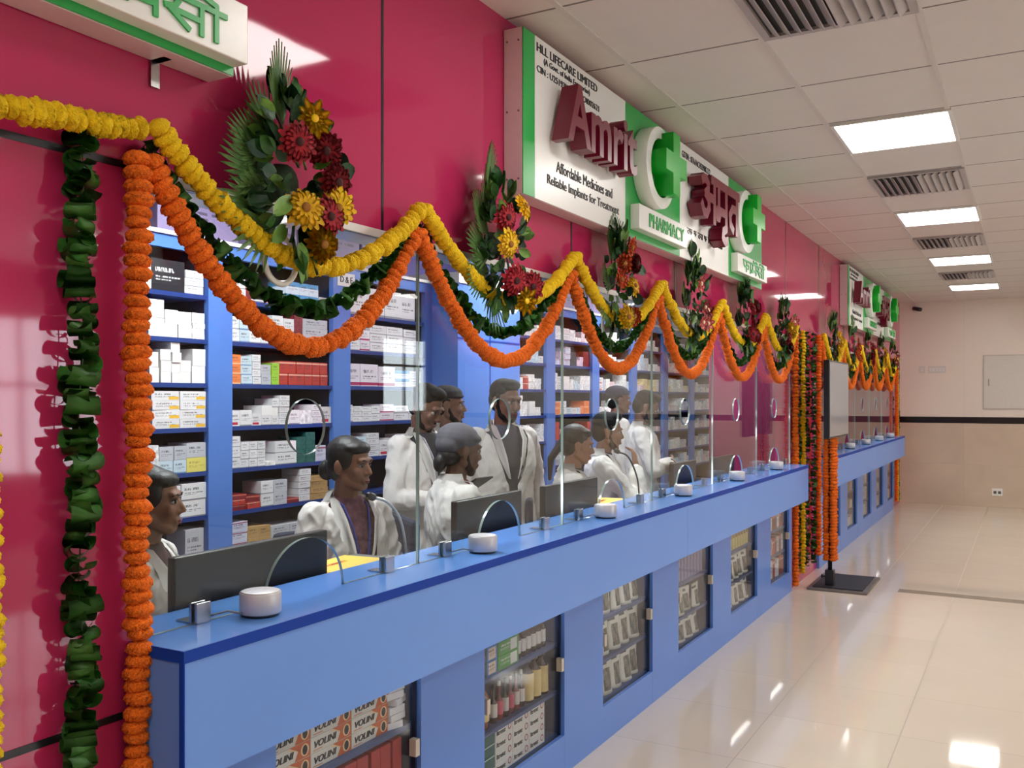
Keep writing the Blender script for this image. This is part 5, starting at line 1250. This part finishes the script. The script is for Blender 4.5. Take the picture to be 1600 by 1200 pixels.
            bmesh.ops.solidify(b, geom=b.faces[:], thickness=.003); obj('lapel', b, coatM, ct)
        # collar at the back
        b = new_bm(); n = 14; rows = []
        for i in range(n + 1):
            a = PI * (.94 + 1.12 * i / n); p = Vector((.072 * math.cos(a), .066 * math.sin(a), 1.452)); rows.append((b.verts.new(T(p)), b.verts.new(T(p * 1.0 + Vector((0, 0, .03)))), b.verts.new(T(Vector((p.x * 1.35, p.y * 1.35, 1.44))))))
        for p, q in zip(rows, rows[1:]):
            for j in range(2): b.faces.new((p[j], p[j + 1], q[j + 1], q[j])).smooth = True
        bmesh.ops.solidify(b, geom=b.faces[:], thickness=.003); obj('collar', b, coatM, ct)
        b = new_bm(); px = -.1 if not fem else .1
        v = [b.verts.new(T((px + a, .118 - abs(px + a) * .12, 1.22 + c))) for a, c in ((-.045, -.06), (.045, -.06), (.045, .05), (-.045, .05))]; b.faces.new(v); bmesh.ops.solidify(b, geom=b.faces[:], thickness=.008); obj('pocket', b, coatM, ct)
    if lanyard:
        b = new_bm()
        for s in (-1, 1): tube(b, [T(p) for p in ((s * .058, -.01, 1.455), (s * .058, .075, 1.42), (s * .04, .118, 1.33), (s * .022, .137, 1.22), (s * .006, .137, 1.08))], .0055, 6)
        obj('lanyard', b, lanyard, t)
    return t, T, hc
def chair(x, y, theta, seat, label):
    t = thing('office_chair', label, 'chair', (x, y, 0), math.radians(theta), 'office chairs behind the counter'); m = M('chair_fabric', (36, 40, 62), .85, noise_amt=.1, scale=60)
    bm = new_bm(); box(bm, -.22, .22, -.21, .23, seat - .07, seat, bev=.025); obj('seat', bm, m, t)
    bm = new_bm(); box(bm, -.2, .2, -.27, -.225, seat + .14, seat + .50, bev=.02); obj('backrest', bm, m, t)
    bm = new_bm(); box(bm, -.03, .03, -.262, -.235, seat - .04, seat + .2); box(bm, -.03, .03, -.26, .0, seat - .09, seat - .071); obj('bracket', bm, black, t)
    bm = new_bm(); tube(bm, [(0, 0, .09), (0, 0, seat - .071)], .026, 12); obj('gas_lift', bm, black, t)
    for i in range(5):
        a = 2 * PI * i / 5 + .3; bm = new_bm(); tube(bm, [(0, 0, .085), (.23 * math.cos(a), .23 * math.sin(a), .07)], [.028, .018], 8); l = obj('leg', bm, black, t)
        bm = new_bm(); tube(bm, [(.23 * math.cos(a) - .012 * math.sin(a), .23 * math.sin(a) + .012 * math.cos(a), .028), (.23 * math.cos(a) + .012 * math.sin(a), .23 * math.sin(a) - .012 * math.cos(a), .028)], .028, 14); obj('castor', bm, black, l)
    return t
def seat_of(z, k=1): return z - .735 * k - .0 - .02
floral = M('floral_kurta', (122, 74, 92), .8, noise_amt=.5, scale=38)
bluerib = M('blue_lanyard', (30, 50, 150), .6, noise_amt=.02)
P = person
P('person seated nearest, in a white coat, profile half hidden by the orange garland', -2.50, 2.02, -58, 1.235, True, head_yaw=4, hair='bun', shirt=M('patterned_dark', (70, 40, 44), .8, noise_amt=.7, scale=40), fem=True)
P('person seated in a white coat with a blue lanyard and tied-back black hair', -2.50, 3.04, -108, 1.292, True, head_yaw=24, head_pitch=-2, hair='bun', shirt=floral, lanyard=bluerib, fem=True, vox=.0058, open_v=.062)
P('person standing in a white coat over a dark shirt, looking down at a dark tablet', -2.88, 4.14, -100, 1.565, head_yaw=12, head_pitch=-24, skin=skinD, hair='short', shirt=(38, 38, 46), beard=True, open_v=.085,
  arms={'L': [(-.235, .0, 1.10), (-.06, .27, 1.13), (.3, .35, .15), (0, -.2, -1), .35], 'R': [(.235, .02, 1.10), (.07, .27, 1.10), (-.15, .5, .2), (0, -.2, -1), .4]}, lanyard=M('pale_lanyard', (170, 170, 180), .6, noise_amt=0))
P('person standing behind the tablet holder, white coat, face turned aside', -3.08, 4.66, -85, 1.575, head_yaw=25, skin=skinD, hair='blackcap', capc=M('black_cap', (24, 24, 30), .8, noise_amt=.05), shirt=(60, 66, 44), beard=True)
P('person seated with back turned, in a grey cloth cap and white coat', -2.36, 3.66, -38, 1.322, True, head_yaw=4, head_pitch=-6, skin=skinD, hair='cap', capc=M('grey_cap', (98, 96, 104), .85, noise_amt=.06, scale=12, bump=.002, bscale=20), shirt=(120, 44, 56), beard=True)
P('person standing in an open white coat over a grey sweater, facing the counter', -2.66, 4.64, -122, 1.60, head_yaw=16, head_pitch=-6, skin=skinD, hair='short', shirt=(84, 84, 92), beard=True, open_v=.085, vox=.0065)
P('person seated in a white coat, dark hair tied low, in profile past the third monitor', -2.33, 4.87, -62, 1.295, True, head_yaw=6, head_pitch=-8, hair='pony', shirt=(44, 58, 58), fem=True)
P('person seated in a white coat over a navy shirt, resting chin on a raised hand', -2.42, 5.52, -66, 1.35, True, head_yaw=8, head_pitch=-4, hair='short', shirt=(26, 28, 50), beard=True, open_v=.075,
  arms={'R': [(.24, .24, 1.12), (.07, .21, 1.37), (-.35, -.1, 1), (.3, 1, .1), .9], 'L': [(-.23, .1, 1.12), (-.06, .30, 1.08)]})
P('person standing in a dark navy cap, turned away among the racks', -2.98, 7.05, -48, 1.60, head_yaw=0, skin=skinD, hair='blackcap', capc=M('navy_cap', (30, 34, 62), .8, noise_amt=.05), shirt=(60, 60, 66))
P('person standing in a white coat with folded arms, farthest along behind the glass', -2.58, 6.62, -70, 1.545, head_yaw=8, head_pitch=-22, skin=skinD, hair='short', shirt=(40, 96, 96), beard=True, open_v=.05,
  arms={'R': [(.245, .10, 1.12), (-.06, .23, 1.16), (-1, .1, .15), (0, 1, .2), .3], 'L': [(-.245, .10, 1.12), (.06, .25, 1.12), (1, -.1, .2), (0, 1, .2), .3]})
for (x, y, th, z, l) in ((-2.50, 2.02, -58, 1.235, 'dark office chair under the half-hidden seated person'), (-2.50, 3.04, -108, 1.292, 'dark office chair under the person with the blue lanyard'), (-2.36, 3.66, -38, 1.322, 'dark office chair under the person in the grey cap'),
                         (-2.33, 4.87, -62, 1.295, 'dark office chair under the person with low tied hair'), (-2.42, 5.52, -66, 1.35, 'dark office chair under the person resting a chin on a hand')):
    chair(x, y, th, z - .735 - .01, l)
# the tablet held by the standing man (in his local frame)
a = math.radians(-100); ox, oy = -2.88, 4.14
def loc2w(px, py, a=a): return ox + px * math.cos(a) - py * math.sin(a), oy + px * math.sin(a) + py * math.cos(a)
wx_, wy_ = loc2w(.01, .41); t = thing('tablet', 'dark tablet held by the standing person in the white coat', 'tablet', (wx_, wy_, 1.185), a)
bm = new_bm(); box(bm, -.075, .075, -.055, .055, -.005, .005, bev=.002); o = obj('case', bm, black, t, rot=(.55, 0, .1)); bm = new_bm(); box(bm, -.068, .068, -.048, .048, .0052, .006); obj('screen', bm, blackgloss, t, rot=(.55, 0, .1))
# blue tray table behind, at the end of the desk
t = thing('plastic_tray', 'turquoise plastic tray on the desk near the partition', 'tray', (-2.35, 7.1, .751)); bm = new_bm(); box(bm, -.15, .15, -.2, .2, 0, .004); box(bm, -.15, -.146, -.2, .2, .004, .05); box(bm, .146, .15, -.2, .2, .004, .05); box(bm, -.146, .146, -.2, -.196, .004, .05); box(bm, -.146, .146, .196, .2, .004, .05); obj('shell', bm, M('turquoise', (70, 150, 180), .35, noise_amt=.03), t)
